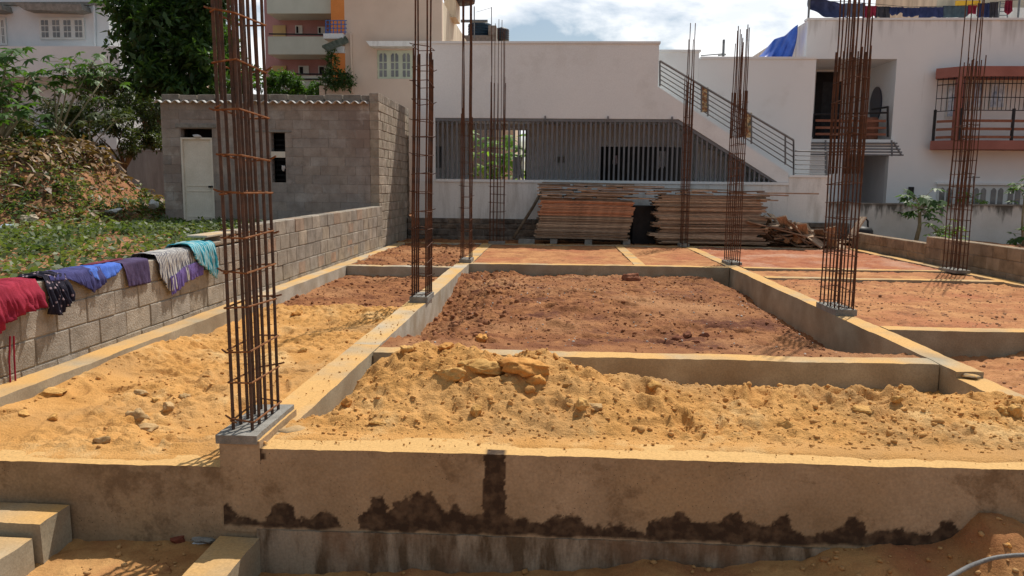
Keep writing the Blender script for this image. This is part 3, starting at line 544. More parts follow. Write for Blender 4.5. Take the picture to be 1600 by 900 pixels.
# door with frame, panels, handle
mb = MB(); mb.box(dx0+.03, dx1-.03, 17.03, 17.07, dz0, dz1-.02); mb.box(dx0, dx0+.04, 16.99, 17.08, dz0-.01, dz1); mb.box(dx1-.04, dx1, 16.99, 17.08, dz0-.01, dz1); mb.box(dx0, dx1, 16.988, 17.08, dz1-.04, dz1)
dr = mb.build('door', doorm, g)
mb = MB()
zm = dz0+(dz1-dz0)*.37
for z_ in (dz0+.12, zm, zm+.12): adopt(MB().box(dx0+.08, dx1-.08, 17.018, 17.03, z_, z_+.018).build('panel_rib', doorm), dr)
hd = MB().box(dx1-.12, dx1-.02, 16.97, 17.02, zm+.09, zm+.13).build('handle', black); adopt(hd, dr)
MB().box(dx0, dx1, 17.5, 17.52, dz1-.02, dz1+.24).build('door_gap_shadow_sheet', dark, g)  # near-black sheet whose colour stands in for shade above the door
MB().cbox(dx0-.1, dx1+.1, 16.98, 17.19, dz1+.215, dz1+.30, .006).build('door_lintel', concg, g)
# small arched window with bars
mb = MB(); mb.box(wx0, wx1, 16.99, 17.12, wz0+(wz1-wz0)*.5, wz0+(wz1-wz0)*.62); wf = mb.build('window', doorm, g)
mb = MB()
for k in range(9): mb.box(wx0, wx1, 17.05, 17.06, wz0+.05+k*.11, wz0+.06+k*.11)
adopt(mb.build('louvre', black), wf)
MB().box(wx0-.1, wx1+.1, 17.6, 17.62, wz0-.1, wz1+.1).build('window_shadow_sheet', dark, g)  # dark sheet, no blind: its colour supplies the shade inside the window
MB().cbox(wx0-.35, wx1+.15, 16.985, 17.05, wz1+.002, wz1+.04, .005).build('window_lintel', concg, g)
V_ = clodV(ICO2[0], 77, .5)*[.07, .03, .11]+[wx1-.05, 16.98, wz0+.32]
tag(npmesh('plastic_bag', V_, ICO2[1], cloth('pale_plastic', (.5, .48, .46), (.66, .64, .62)), None, True), 'crumpled pale bag hanging in the small shed window', 'bag')
V_ = clodV(ICO2[0], 78, .6)*[.14, .06, .05]+[(dx0+dx1)/2+.05, 16.99, dz1+.03]
tag(npmesh('plastic_bag', V_, ICO2[1], MATS['pale_plastic'], None, True), 'grey plastic scrap stuck on top of the cream shed door', 'bag')
# grey compound wall at left
cx0, cx1, cz0, cz1 = FR(178, 236, 262, 300, 24.0)
tag(MB().box(cx0-3, cx1, 24, 24.15, .0, cz1).box(cx0-3, cx1+.01, 23.98, 24.17, cz1, cz1+.05).build('compound_wall', mat('stained_grey_plaster', (.26, .24, .22), (.40, .375, .35), 2, .9, .3, 30, stretch=(2, 2, .4))), 'stained grey compound wall between the soil mound and the block shed', 'wall')

# ================================================================== WHITE HOUSE WITH GRILLE AND STAIR (centre)
g = thing('white_house', 'low white house with dark slatted grille and outside stair behind the plank piles', 'house', (1.5, 20.2, 0)); HY = 20.2
MB().prism([(-3.67, 5.0), (2.6, 5.0), (2.6, 3.95), (6.0, 1.80), (6.0, 1.575), (5.73, 1.575), (3.15, 3.14), (-3.67, 3.14)], HY, HY+.16).build('upper_wall', white, g)
MB().box(-3.70, 2.63, HY-.03, HY+.19, 5.003, 5.06).build('coping', white, g)
MB().box(-3.67, 6.0, HY, HY+.16, .55, 1.50).box(6.003, 7.02, HY, HY+.16, .55, 1.70).build('garden_wall', whitew, g)
MB().box(-3.10, 6.0, HY-.035, HY+.19, 1.502, 1.57).box(6.003, 7.05, HY-.03, HY+.19, 1.702, 1.755).build('wall_cap', white, g)
MB().box(-3.67, -3.102, HY+.002, HY+.158, 1.502, 3.138).build('pillar', white, g)
mb = MB(); blocks(mb, 'x', -3.85, 7.6, [(-.1, .09), (.09, .27), (.27, .41), (.41, .56)], HY-.05, HY+.2, tints=[(1, 1, 1), (1.2, 1.1, 1), (.8, .8, .8)], L_=.45, gap=.02, jit=.015, ch=.02, seed=21)
mb.box(-3.84, 7.59, HY-.03, HY+.19, -.2, .54); mb.build('stone_base', stone, g)
# stair underside trim line
mb = MB(); mb.prism([(3.13, 3.138), (5.75, 1.573), (5.62, 1.573), (3.09, 3.065), (-3.1, 3.065), (-3.1, 3.138)], HY+.02, HY+.12); mb.build('grille_frame', greyd, g)
x = -3.06
while x < 5.5:
    top = 3.07 if x < 3.09 else 3.07-(x-3.09)*(3.065-1.573)/(5.62-3.09)
    if top > 1.62: MB().box(x, x+.045, HY+.04, HY+.10, 1.571, top).build('grille_bar', greyd, g)
    x += .124
for px_ in (852, 950, 1050): MB().box(PY(px_, 183, HY).x-.02, PY(px_, 183, HY).x+.02, HY-.05, HY+.0, 3.10, 3.20).build('grille_bracket', greyd, g)
# parking interior
MB().box(-3.67, 3.6, HY+.162, 24.4, 3.14, 3.30).build('slab', greyint, g); MB().prism([(3.1, 3.14), (3.2, 3.3), (6.3, 1.45), (6.0, 1.45)], HY+.163, 21.49).build('stair_soffit', greyint, g)
MB().box(-3.67, 7, HY+.162, 24.4, .2, .3).build('parking_floor', greyint, g)
BY = 22.1
o0, o1, oz0, oz1 = FR(733, 203, 821, 281, BY); q0, q1, qz0, qz1 = FR(936, 229, 1066, 284, BY)
MB().box(-3.67, o0, BY, BY+.15, .3, 3.14).box(o1, q0, BY, BY+.15, .3, 3.14).box(q1, 7, BY, BY+.15, .3, 3.14).box(o0, o1, BY, BY+.15, oz1, 3.14).box(q0, q1, BY, BY+.15, qz1, 3.14).build('back_wall', greyint, g)
MB().box(-3.67, -3.52, HY+.162, 24.3, .3, 3.14).build('side_wall', greyint, g)
mb = MB(); x = o0
while x < o1: mb.box(x, x+.03, BY-.04, BY-.01, .3, oz1); x += .16
mb.build('rear_gate_bars', black, g)
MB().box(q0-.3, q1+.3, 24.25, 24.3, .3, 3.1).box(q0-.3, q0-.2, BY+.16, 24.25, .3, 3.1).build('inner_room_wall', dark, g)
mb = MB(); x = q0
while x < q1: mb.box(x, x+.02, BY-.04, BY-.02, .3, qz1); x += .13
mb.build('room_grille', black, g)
MB().box(*FR(868, 245, 882, 254, BY)[:2], BY-.06, BY, *FR(868, 245, 882, 254, BY)[2:]).build('meter_box', concg, g)
MB().box(-3.5, -3.2, BY-.07, BY-.001, 1.9, 2.5).build('wall_panel', greyd, g)
# hanging clothes inside the parking area
def hang(name, x0, x1, y, z0, z1, m, label, cat='cloth', amp=.03, seed=0, group=None, ragged=.05, slant=0):
    nx, nz = 24, 16; V = []; F = []
    for j in range(nz+1):
        for i in range(nx+1):
            u, v = i/nx, j/nz; zb = z0+ragged*(float(vn(u*5, seed*1.3, seed))-.5)*2; x_ = x0+(x1-x0)*u+.02*(1-v)*math.sin(u*9+seed)
            V.append((x_, y+amp*math.sin(u*(14+seed % 5)+seed)*(1.1-v*.8)+amp*.5*math.sin(u*31+v*3), zb+(z1+slant*u-zb)*v))
    for j in range(nz):
        for i in range(nx): a = j*(nx+1)+i; F.append((a, a+1, a+nx+2, a+nx+1))
    o = npmesh(name, V, F, m, None, True); md = o.modifiers.new('thickness', 'SOLIDIFY'); md.thickness = .006
    return tag(o, label, cat, group)
for px0, px1, py0, py1, mm, lb in ((803, 815, 245, 278, cloth('pale_grey_cloth', (.45, .45, .45), (.6, .6, .6)), 'pale grey towel hanging behind the grille beside the bright rear gate'), (958, 964, 243, 256, cloth('pale_pink_cloth', (.5, .4, .42), (.6, .5, .52)), 'small pale pink cloth hanging in the dark room behind the grille'), (1029, 1040, 236, 262, MATS['pale_grey_cloth'], 'light grey shirt hanging near the right end of the dark grille room')):
    a, b, c, d = FR(px0, py0, px1, py1, 21.9); hang('hanging_cloth', a, b, 21.9, c, d, mm, lb, seed=px0 % 7)
# upper rear volumes of the same house (stair wall)
MB().box(2.76, 3.84, 21.5, 23.3, 3.3, 5.02).build('stair_head_wall', white, g); MB().box(2.73, 3.88, 21.47, 23.3, 5.022, 5.08).build('stair_head_coping', white, g)
MB().box(3.843, 6.93, 21.5, 23.3, 1.2, 4.84).build('stair_wall', white, g); MB().box(3.88, 6.96, 21.47, 23.3, 4.842, 4.90).build('stair_wall_coping', white, g)
# stair flight
mb = MB()
for k in range(16): mb.box(6.3-k*.235-.235, 6.3-k*.235, HY+.165, 21.49, 1.2+k*.155, 1.2+(k+1)*.155)
mb.build('steps', whitew, g); MB().box(6.31, 7.1, HY+.165, 21.49, .3, 1.3).build('landing', whitew, g)
# stair railing
rl = bpy.data.objects.new('stair_railing', None); C.objects.link(rl)
rl.parent = g; rl.location = Vector((4.3, 20.28, 3))-g.location
def seg(name, p, q, r, par, m=steel): return MB().tube([p, q], r, 6).build(name, m, par)
yr = HY+.08
for k, (pa, pb) in enumerate((((1031, 95), (1240, 219)),)):
    a, b = PY(*pa, yr), PY(*pb, yr); seg('handrail', a, b, .03, rl)
    for j in range(1, 6):
        f = j/5.6; a2 = PY(1031, 95+40*f, yr); b2 = PY(1240, 219+50*f, yr); seg('rail', a2, b2, .014, rl)
for px_, f in ((1031, 0), (1096, .31), (1106, .36), (1163, .63), (1174, .69), (1227, .94), (1240, 1.0)):
    t0 = PY(px_, 95+(219-95)*f, yr); t1 = PY(px_, 95+(219-95)*f+40+6*f, yr); seg('post', t0, t1, .022, rl)
pat = mat('patterned_panel', (.25, .11, .05), (.55, .45, .25), 14, .6, .1, 40, lo=.45, hi=.55, det=3, c3=(.1, .12, .08), sc3=9)
for (p0, p1, f0) in ((1097, 1105, .31), (1164, 1173, .63)):
    a = PY(p0, 95+124*f0+3, yr); b = PY(p1, 95+124*f0+42, yr); MB().box(a.x, b.x, yr-.01, yr+.01, b.z, a.z).build('ornament_panel', pat, rl)
rl2 = bpy.data.objects.new('landing_railing', None); C.objects.link(rl2); rl2.parent = g; rl2.location = Vector((6.5, 20.28, 2))-g.location
for k in range(6):
    y_ = 236+k*7; a, b = PY(1242, y_, yr), PY(1293, y_+1, yr); seg('rail', a, b, .02 if k == 0 else .012, rl2)
for px_ in (1240, 1292): seg('post', PY(px_, 220 if px_ == 1240 else 236, yr), PY(px_, 275, yr), .022, rl2)

# ================================================================== WHITE HOUSE AT RIGHT
g = thing('corner_house', 'taller white house at right with recessed balcony and red-brown bay balcony', 'house', (10, 23, 0)); GY = 23.0
RX0, RX1, ry0, ry1 = FR(1272, 92, 1397, 218, GY); LX0, LX1, lz0, lz1 = FR(1318, 243, 1386, 330, GY); lz0 = .3
HX0 = 7.12
MB().box(HX0, 18, GY, GY+.2, ry1, 6.15).box(HX0, RX0, GY, GY+.2, 0, ry1).box(RX1, 18, GY, GY+.2, 0, ry1).box(RX0, LX0, GY, GY+.2, 0, ry0).box(LX1, RX1, GY, GY+.2, 0, ry0).box(LX0, LX1, GY, GY+.2, lz1, ry0).build('front_wall', None or mat('rain_stained_white', (.75, .775, .775), (.79, .81, .805), 1.2, .8, .12, 60), g)
# rain stains under parapet: dark runs with their own ragged shape
t = MATS['rain_stained_white'].node_tree; b = t.nodes['Principled BSDF']; src = b.inputs['Base Color'].links[0].from_socket
tcx = N(t, 'ShaderNodeTexCoord'); mpx = N(t, 'ShaderNodeMapping'); mpx.inputs['Scale'].default_value = (2.6, 1, .30); lk(t, tcx.outputs['Object'], mpx.inputs[0]); nn = N(t, 'ShaderNodeTexNoise'); nn.inputs['Scale'].default_value = 2; nn.inputs['Detail'].default_value = 8; lk(t, mpx.outputs[0], nn.inputs[0])
sp = N(t, 'ShaderNodeSeparateXYZ'); lk(t, tcx.outputs['Object'], sp.inputs[0]); mr = N(t, 'ShaderNodeMapRange'); mr.inputs[1].default_value = 5.2; mr.inputs[2].default_value = 6.2; mr.inputs[3].default_value = 0; mr.inputs[4].default_value = .26; lk(t, sp.outputs[2], mr.inputs[0])
ad = N(t, 'ShaderNodeMath', operation='ADD'); lk(t, nn.outputs[0], ad.inputs[0]); lk(t, mr.outputs[0], ad.inputs[1]); m2 = N(t, 'ShaderNodeMapRange'); m2.inputs[1].default_value = .66; m2.inputs[2].default_value = .95; m2.inputs[4].default_value = .6; lk(t, ad.outputs[0], m2.inputs[0])
x = N(t, 'ShaderNodeMix', data_type='RGBA'); lk(t, m2.outputs[0], x.inputs[0]); lk(t, src, x.inputs[6]); x.inputs[7].default_value = (.22, .20, .17, 1); lk(t, x.outputs[2], b.inputs['Base Color'])
MB().box(HX0-.03, 18, GY-.04, GY+.25, 6.152, 6.21).build('coping', white, g)
MB().box(HX0, HX0+.2, GY+.2, 31, 0, 6.15).build('side_wall', whitew, g)
MB().box(HX0+.2, 18, GY+.2, 31, 5.3, 5.4).build('roof_slab', white, g); MB().box(18, 18.2, GY, 31, 0, 6.15).build('end_wall', white, g)
MB().box(RX0-.2, RX0, GY+.2, 25.2, ry0, ry1).box(RX1, RX1+.15, GY+.2, 25.2, ry0, ry1).box(RX0, RX1, 25.05, 25.2, ry0, ry1).build('recess_wall', white, g)
MB().box(RX0-.1, RX1+.1, GY-.12, 25.2, ry0-.12, ry0).build('balcony_slab', white, g); MB().box(RX0, RX1, GY+.2, 25.2, ry1, ry1+.1).build('recess_ceiling', white, g)
a, b_, c, d = FR(1276, 122, 1310, 180, 24.9); MB().box(a, b_, 25.0, 25.048, ry0, d+.2).build('balcony_door', dark, g)
MB().box(a+.2, a+.8, 24.99, 24.998, ry0, d-.1).build('door_leaf', black, g)
Vo = [(RX1-.012, 24.2+.42*math.cos(t_), 3.95+.52*math.sin(t_)) for t_ in np.linspace(0, 6.28, 28)[:-1]]
mb = MB(); mb._add(Vo+[(v[0]-.03, v[1], v[2]) for v in Vo], [tuple(range(27)), tuple(range(53, 26, -1))]+[(i, (i+1) % 27, 27+(i+1) % 27, 27+i) for i in range(27)]); mb.build('oval_window', mat('blue_black_glass', (.01, .012, .03), (.02, .022, .05), 2, .2, 0, 40, spec=.6), g)
# balcony rail: black frame, brown slats
rb = bpy.data.objects.new('balcony_railing', None); C.objects.link(rb); rb.parent = g; rb.location = (-1.5, 0, 3)
for y_ in (187, 198, 208): a, b_, c, d = FR(1274, y_, 1384, y_+3.5, GY+.05); MB().box(a, b_, GY+.03, GY+.07, c, d).build('slat', brown, rb)
for p in ((1387, 167, 214), (1270, 178, 214), (1330, 176, 214)): a = PY(p[0], p[1], GY+.05); b_ = PY(p[0], p[2], GY+.05); seg('post', a, b_, .03, rb, black)
seg('top_rail', PY(1270, 179, GY+.05), PY(1387, 176, GY+.05), .028, rb, black); seg('return_rail', PY(1362, 171, GY+.4), PY(1388, 167, GY+.05), .028, rb, black)
# pots and stored boxes on the balcony
for (p0, p1, y0, y1, mm, nm, lb) in ((1276, 1288, 180, 212, dark, 'storage_drum', 'dark drum behind the left end of the balcony slats'), (1345, 1372, 178, 214, brown, 'storage_box', 'brown box behind the balcony slats near the oval window')):
    a, b_, c, d = FR(p0, y0, p1, y1, GY+.6); tag(MB().lathe(((a+b_)/2, GY+.6, ry0+.002), [(0.01, 0), ((b_-a)/2*.9, 0), ((b_-a)/2, (d-c)*.1), ((b_-a)/2, (d-c)*.9), ((b_-a)/2*.85, d-c)], 16).build(nm, mm), lb, 'drum' if 'drum' in nm else 'box')
# lower entrance and projecting pipe rails
MB().box(LX0-.1, LX1+.1, 24.8, 24.9, .2, lz1+.1).box(LX0-.1, LX0, GY+.2, 24.8, .2, lz1+.1).box(LX1, LX1+.1, GY+.2, 24.8, .2, lz1+.1).box(LX0-.1, LX1+.1, GY+.2, 24.8, lz1+.102, lz1+.18).build('porch_wall', greyint, g)
a, b_, c, d = FR(1351, 287, 1373, 330, 24.7); MB().box(a, b_, 24.74, 24.79, .3, d).build('entrance_door', dark, g); MB().box(a+.08, b_-.08, 24.72, 24.738, d-.45, d-.1).build('door_glass', mat('amber_glass', (.10, .05, .025), (.25, .12, .05), 6, .3, 0, 40), g)
pr_ = bpy.data.objects.new('canopy_pipes', None); C.objects.link(pr_); pr_.parent = g; pr_.location = (-1, -.6, 2.5)
for k in range(5):
    y_ = 223+k*4.6; seg('pipe', PY(1262+k*1, y_, 22.35), PY(1402+k*2.4, y_+1, 22.35), .022, pr_, greyd)
seg('pipe_bracket', PY(1393, 219, 22.3), PY(1394, 244, 22.3), .025, pr_, greyd); seg('pipe_bracket', PY(1396, 222, 22.3), PY(1409, 243, 22.3), .025, pr_, greyd)
seg('pipe_bracket', PY(1290, 219, 22.3), PY(1290, 275, 22.3), .025, pr_, greyd)
MB().box(*FR(1419, 292, 1426, 304, GY)[:2], GY-.08, GY-.001, *FR(1419, 292, 1426, 304, GY)[2:]).build('wall_lamp', black, g)
# bay balcony
bx0, bx1, bz0, bz1 = FR(1472, 105, 1640, 120, 22.4); cx_ = bx0+.55
def bayband(z0, z1, nm, m, e=0):
    P2 = [(bx0+.15-e, GY-.003), (bx0-e, GY-.25), (cx_-e, GY-.75-e), (17.5, GY-.75-e), (17.5, GY-.003)]; n = len(P2)
    mb = MB(); mb._add([(x_, y_, z0) for x_, y_ in P2]+[(x_, y_, z1) for x_, y_ in P2], [tuple(range(n)), tuple(range(2*n-1, n-1, -1))]+[(i, (i+1) % n, n+(i+1) % n, n+i) for i in range(n)]); return mb.build(nm, m, g)
zt0 = PY(1530, 119, 22.25).z; zt1 = PY(1530, 103, 22.25).z; zb0 = PY(1530, 233, 22.25).z; zb1 = PY(1530, 219, 22.25).z
bayband(zt0, zt1, 'bay_hood', redbr); bayband(zb0, zb1, 'bay_floor', redbr)
bw0, bw1, bwz0, bwz1 = bx0+.3, 17, zb1, zt0
for k, (p0, p1) in enumerate(((1519, 1536), (1545, 1570))):
    a, b_, c, d = FR(p0, 128, p1, 170, GY); w = MB().box(a, b_, GY-.03, GY-.002, c, d).box(a+.05, b_-.05, GY-.035, GY-.031, c+.05, d-.05).build('bay_window', winw, g)
    adopt(MB().box(a+.04, (a+b_)/2-.02, GY-.05, GY-.037, c+.04, d-.04).box((a+b_)/2+.02, b_-.04, GY-.05, GY-.037, c+.04, d-.04).build('pane', glass_sky), w)
a, b_, c, d = FR(1478, 132, 1500, 185, GY); w = MB().box(a, b_, GY-.03, GY-.002, c, d).build('bay_window', winw, g); adopt(MB().box(a+.05, b_-.05, GY-.05, GY-.032, c+.05, d-.05).build('pane', glass_sky), w)
gr = bpy.data.objects.new('bay_grille', None); C.objects.link(gr); gr.parent = g; gr.location = (3, -.7, 3)
mb = MB(); path = [(bx0+.06, GY-.27), (cx_+.02, GY-.72), (15.5, GY-.72)]
def along(path, step):
    out = []
    for (x0, y0), (x1, y1) in zip(path[:-1], path[1:]):
        L_ = math.hypot(x1-x0, y1-y0); n = max(1, int(L_/step)); out += [(x0+(x1-x0)*i/n, y0+(y1-y0)*i/n) for i in range(n)]
    return out
zs = PY(1530, 172, 22.25).z
for (x_, y_) in along(path, .115): mb.box(x_-.007, x_+.007, y_-.007, y_+.007, zs, zt0)
mb.build('vertical_bars', black, gr)
mb = MB()
for z_ in (zs, zs+.35, zs+.72, zt0-.04):
    for (p, q) in zip(path[:-1], path[1:]): mb.tube([(*p, z_), (*q, z_)], .012, 5)
mb.build('cross_bars', black, gr)
for z_ in (zb1+.09, zb1+.31, zb1+.53):
    mb = MB()
    for (p, q) in zip(path[:-1], path[1:]):
        d_ = Vector((q[0]-p[0], q[1]-p[1], 0)); L_ = d_.length; M = Matrix.Translation((p[0], p[1], z_)) @ Matrix.Rotation(math.atan2(d_.y, d_.x), 4, 'Z'); mb.box(.06, L_-.03, -.02, .02, -.035, .035, M)
    mb.build('slat', brown, gr)
for (x_, y_) in ((bx0+.06, GY-.27), (cx_, GY-.72), (cx_+1.4, GY-.72), (cx_+2.8, GY-.72)): MB().box(x_-.03, x_+.03, y_-.03, y_+.03, zb1, zs+.05).build('post', black, gr)
MB().box(cx_-.12, cx_+.05, GY-.70, GY-.5, zb1, zt0).build('bay_pillar', redbr, g)
# ground floor window row
a, b_, c, d = FR(1463, 289, 1597, 330, GY); w = MB().box(a, b_, GY-.03, GY-.002, c, d).build('window_row', winw, g)
n = 5; ww = (b_-a)/n
for k in range(n):
    for j in (0, 1):
        x0 = a+k*ww+.06+j*(ww/2-.04); x1 = x0+ww/2-.10
        P = [(x0, c+.2), (x1, c+.2)]+[(x1+(x0-x1)*s_, d-.15+.07*math.sin(s_*math.pi)) for s_ in (0, .25, .5, .75, 1)]; adopt(MB().prism(P, GY-.045, GY-.032).build('pane', glass), w)
MB().box(a-.06, b_+.06, GY-.10, GY-.002, d+.002, d+.06).build('window_lintel', white, g)
# compound wall in front of the right house
cw = thing('white_compound_wall', 'white compound wall with black rain stains below the right house', 'wall', (10, 21, 0)); sm = mat('black_stained_plaster', (.58, .57, .53), (.72, .71, .68), 1.3, .85, .2, 40)
t = sm.node_tree; b = t.nodes['Principled BSDF']; src = b.inputs['Base Color'].links[0].from_socket
tcx = N(t, 'ShaderNodeTexCoord'); mpx = N(t, 'ShaderNodeMapping'); mpx.inputs['Scale'].default_value = (3.5, 1, .8); lk(t, tcx.outputs['Object'], mpx.inputs[0]); nn = N(t, 'ShaderNodeTexNoise'); nn.inputs['Scale'].default_value = 2.4; nn.inputs['Detail'].default_value = 8; lk(t, mpx.outputs[0], nn.inputs[0])
sp = N(t, 'ShaderNodeSeparateXYZ'); lk(t, tcx.outputs['Object'], sp.inputs[0]); mr = N(t, 'ShaderNodeMapRange'); mr.inputs[1].default_value = .55; mr.inputs[2].default_value = 1.0; mr.inputs[4].default_value = .36; lk(t, sp.outputs[2], mr.inputs[0])
ad = N(t, 'ShaderNodeMath', operation='ADD'); lk(t, nn.outputs[0], ad.inputs[0]); lk(t, mr.outputs[0], ad.inputs[1]); m2 = N(t, 'ShaderNodeMapRange'); m2.inputs[1].default_value = .66; m2.inputs[2].default_value = .88; m2.inputs[4].default_value = .85; lk(t, ad.outputs[0], m2.inputs[0])
x = N(t, 'ShaderNodeMix', data_type='RGBA'); lk(t, m2.outputs[0], x.inputs[0]); lk(t, src, x.inputs[6]); x.inputs[7].default_value = (.06, .055, .045, 1); lk(t, x.outputs[2], b.inputs['Base Color'])
MB().box(7.1, 16, 21, 21.15, -.1, 1.02).build('wall_face', sm, cw); MB().box(7.1, 16, 20.97, 21.18, 1.022, 1.06).build('coping', concg, cw)

# roof things of the right house -----------------------------------
post = lambda x, z0, z1, lb: tag(MB().tube([(x, GY+.4, z0), (x, GY+.4, z1)], .03, 6).build('clothesline_post', steel), lb, 'post', 'roof clothesline posts')
post(7.25, 6.1, 7.2, 'grey pole at the left end of the roof clothesline'); post(13.1, 6.1, 7.2, 'grey pole near the right end of the roof clothesline')
lineY = GY+.4
def rc(p0, p1, y0, y1, m, lb, s):
    a, b_, c, d = FR(p0, y0, p1, y1, lineY); a2 = PY(p0, y0, lineY); hang('hung_garment', a, b_, lineY, c, d, m, lb, 'garment', .03, s, 'washing on the roof clothesline', .06)
c_navy = cloth('navy_cloth', (.02, .03, .085), (.04, .05, .13)); c_slate = cloth('slate_blue_cloth', (.07, .09, .15), (.12, .14, .2)); c_mar = cloth('crimson_cloth', (.16, .012, .03), (.30, .03, .06)); c_dk = cloth('charcoal_cloth', (.03, .03, .04), (.07, .065, .075)); c_tl = cloth('dull_teal_cloth', (.05, .08, .10), (.09, .12, .14))
a1 = PY(1265, -3, lineY); rcs = [(1320, 1352, 5, 26, c_slate, 'slate blue cloth on the roof line behind the tall wide rebar column', 2), (1351, 1370, 9, 28, c_mar, 'dark red cloth on the roof line just right of the tall wide rebar column', 3), (1369, 1391, 10, 28, c_dk, 'charcoal cloth on the roof line beside the dark red one', 4), (1390, 1412, 11, 22, c_navy, 'short navy cloth with ragged hem on the roof line', 5), (1411, 1437, 12, 25, c_navy, 'wavy-hemmed navy cloth in the middle of the roof line, next to the short ragged one', 6), (1436, 1474, 11, 27, c_navy, 'black-blue cloth on the roof line left of the teal one', 7), (1473, 1513, 9, 28, c_tl, 'dull teal cloth on the roof line left of the right rebar column', 8), (1512, 1527, 8, 24, c_mar, 'bright crimson garment behind the right rebar column on the roof', 9), (1527, 1546, 5, 25, c_navy, 'navy garment right of the right rebar column on the roof', 10), (1546, 1560, 3, 27, c_dk, 'dark brown cloth near the ladder on the roof', 11), (1570, 1582, 0, 20, c_mar, 'maroon garment beside the ladder at the far right of the roof', 12)]
for r_ in rcs: rc(*r_)
# big sagging blue sheet at left of the line
nx, nz = 30, 12; V = []; F = []
for j in range(nz+1):
    for i in range(nx+1):
        u, v = i/nx, j/nz; pt = PY(1264+60*u, -6+12*sst(0, 1, u)+0*u, lineY); pb = PY(1264+60*u, 14+13*float(sst(0, .5, u)), lineY); p = pb.lerp(pt, v); V.append((p.x, p.y+.12*math.sin(v*3)+.03*math.sin(u*20+v*3), p.z))
for j in range(nz):
    for i in range(nx): a = j*(nx+1)+i; F.append((a, a+1, a+nx+2, a+nx+1))
o = npmesh('hung_garment', V, F, cloth('blue_red_sheet', (.035, .045, .10), (.06, .075, .16)), None, True); o.modifiers.new('t', 'SOLIDIFY').thickness = .01; tag(o, 'wide sagging blue sheet at the left end of the roof line', 'sheet', 'washing on the roof clothesline')
tag(MB().tube([PY(1262, 1, lineY), PY(1330, 3, lineY), PY(1420, 11, lineY), PY(1500, 9, lineY), PY(1610, -2, lineY)], .008, 4).build('clothesline', black), 'thin dark line carrying the washing along the roof', 'clothesline')
# ladder on roof
ld = thing('ladder', 'metal ladder standing on the roof at far right', 'ladder', PY(1568, 28, GY+1)); 
for s_ in (0, 1): MB().tube([PY(1560+s_*14, 28, GY+1), PY(1563+s_*10, 2, GY+1)], .02, 5).build('stile', steel, ld)
for k in range(4): MB().tube([PY(1560.5+k, 24-k*6, GY+1), PY(1573-k, 24-k*6, GY+1)], .014, 5).build('rung', steel, ld)
# blue tarpaulin between the roofs
T = [(6.98, 23.6, 5.95), (6.98, 26.5, 5.6), (6.2, 23.6, 4.95), (5.8, 26.5, 4.95)]; V = []; F = []; n = 26
pts_top = [PY(1249, 38, 22.95), PY(1227, 54, 23.4), PY(1210, 63, 23.9), PY(1188, 87, 24.2)]; pts_bot = [PY(1237, 92, 23.40), PY(1222, 92, 23.42), PY(1206, 92, 23.44), PY(1186, 92, 23.46)]
def pl(P, u):
    f = u*(len(P)-1); i = min(int(f), len(P)-2); return P[i].lerp(P[i+1], f-i)
for j in range(n+1):
    for i in range(n+1):
        u, v = i/n, j/n; p = pl(pts_bot, u).lerp(pl(pts_top, u), v); V.append((min(p.x, 7.06)+.02*math.sin(u*8+v*5), p.y+.04*float(fbm(np.array([u*3.]), np.array([v*3.]), 3, 9)[0])+.04*math.sin(u*24+v*7), p.z+.02*math.sin(u*13)))
for j in range(n):
    for i in range(n): a = j*(n+1)+i; F.append((a, a+1, a+n+2, a+n+1))
o = npmesh('tarpaulin', V, F, mat('blue_plastic', (.02, .075, .40), (.045, .14, .58), 3, .45, .3, 20, spec=.4), None, True); o.modifiers.new('t', 'SOLIDIFY').thickness = .01; tag(o, 'bright blue tarpaulin draped from the side of the right house onto the lower roof', 'tarpaulin')
# yellowish building top right, far
a, b_, c, d = FR(1466, -60, 1600, 13, 32); g = thing('ochre_building', 'pale building with an ochre balcony edge above the right house roof', 'building', (a+2, 32, 0))
MB().box(a, a+6, 32, 38, 0, PY(1500, -60, 32).z).build('wall', creamw, g); MB().box(a-.1, a+6, 31.2, 32, PY(1500, 14, 31.2).z-.35, PY(1500, 12, 31.2).z).build('balcony_slab', whitew, g)
MB().box(a+.3, a+1.2, 31.1, 31.19, PY(1500, 11, 31.2).z, PY(1500, 2, 31.2).z).build('awning', mat('ochre_paint', (.60, .33, .03), (.68, .40, .05), 2), g)
# pipes on the low roof
tag(MB().tube([PY(1130, 88, 23), PY(1131, 62, 23)], .035, 6).tube([PY(1122, 86, 23), PY(1134, 85, 23)], .03, 6).tube([PY(1095, 87, 23), PY(1130, 84, 23)], .015, 5).build('vent_pipe', steel), 'small grey vent pipe on the low flat roof left of the tarpaulin', 'pipe')

# ================================================================== CREAM HOUSE (behind, left of centre)
g = thing('cream_house', 'tall cream house with one white-green window above the shed', 'house', (-5.3, 26, 0)); CY = 26.0
ex0, ex1, ez0, ez1 = FR(577, 68, 650, 76, CY); wx0, wx1, wz0, wz1 = FR(589, 78, 662, 123, CY)
MB().box(-7.0, wx0, CY, CY+.2, 0, 9.5).box(wx1, -3.76, CY, CY+.2, 0, 9.5).box(wx0, wx1, CY, CY+.2, 0, wz0).box(wx0, wx1, CY, CY+.2, wz1, 9.5).build('front_wall', cream, g)
MB().box(-3.96, -3.76, CY+.2, 33.5, 0, 7.42).build('side_wall', creamw, g); MB().box(-7.0, -3.97, CY+.2, 33.5, 7.2, 7.3).build('roof_slab', cream, g)
MB().box(-3.97, -3.55, CY+2.0, CY+3.2, 7.3, 7.9).build('roof_block', creamw, g)
w = MB().box(wx0, wx1, CY+.08, CY+.12, wz0, wz1).build('window', wing, g)
n = 4; ww = (wx1-wx0)/n
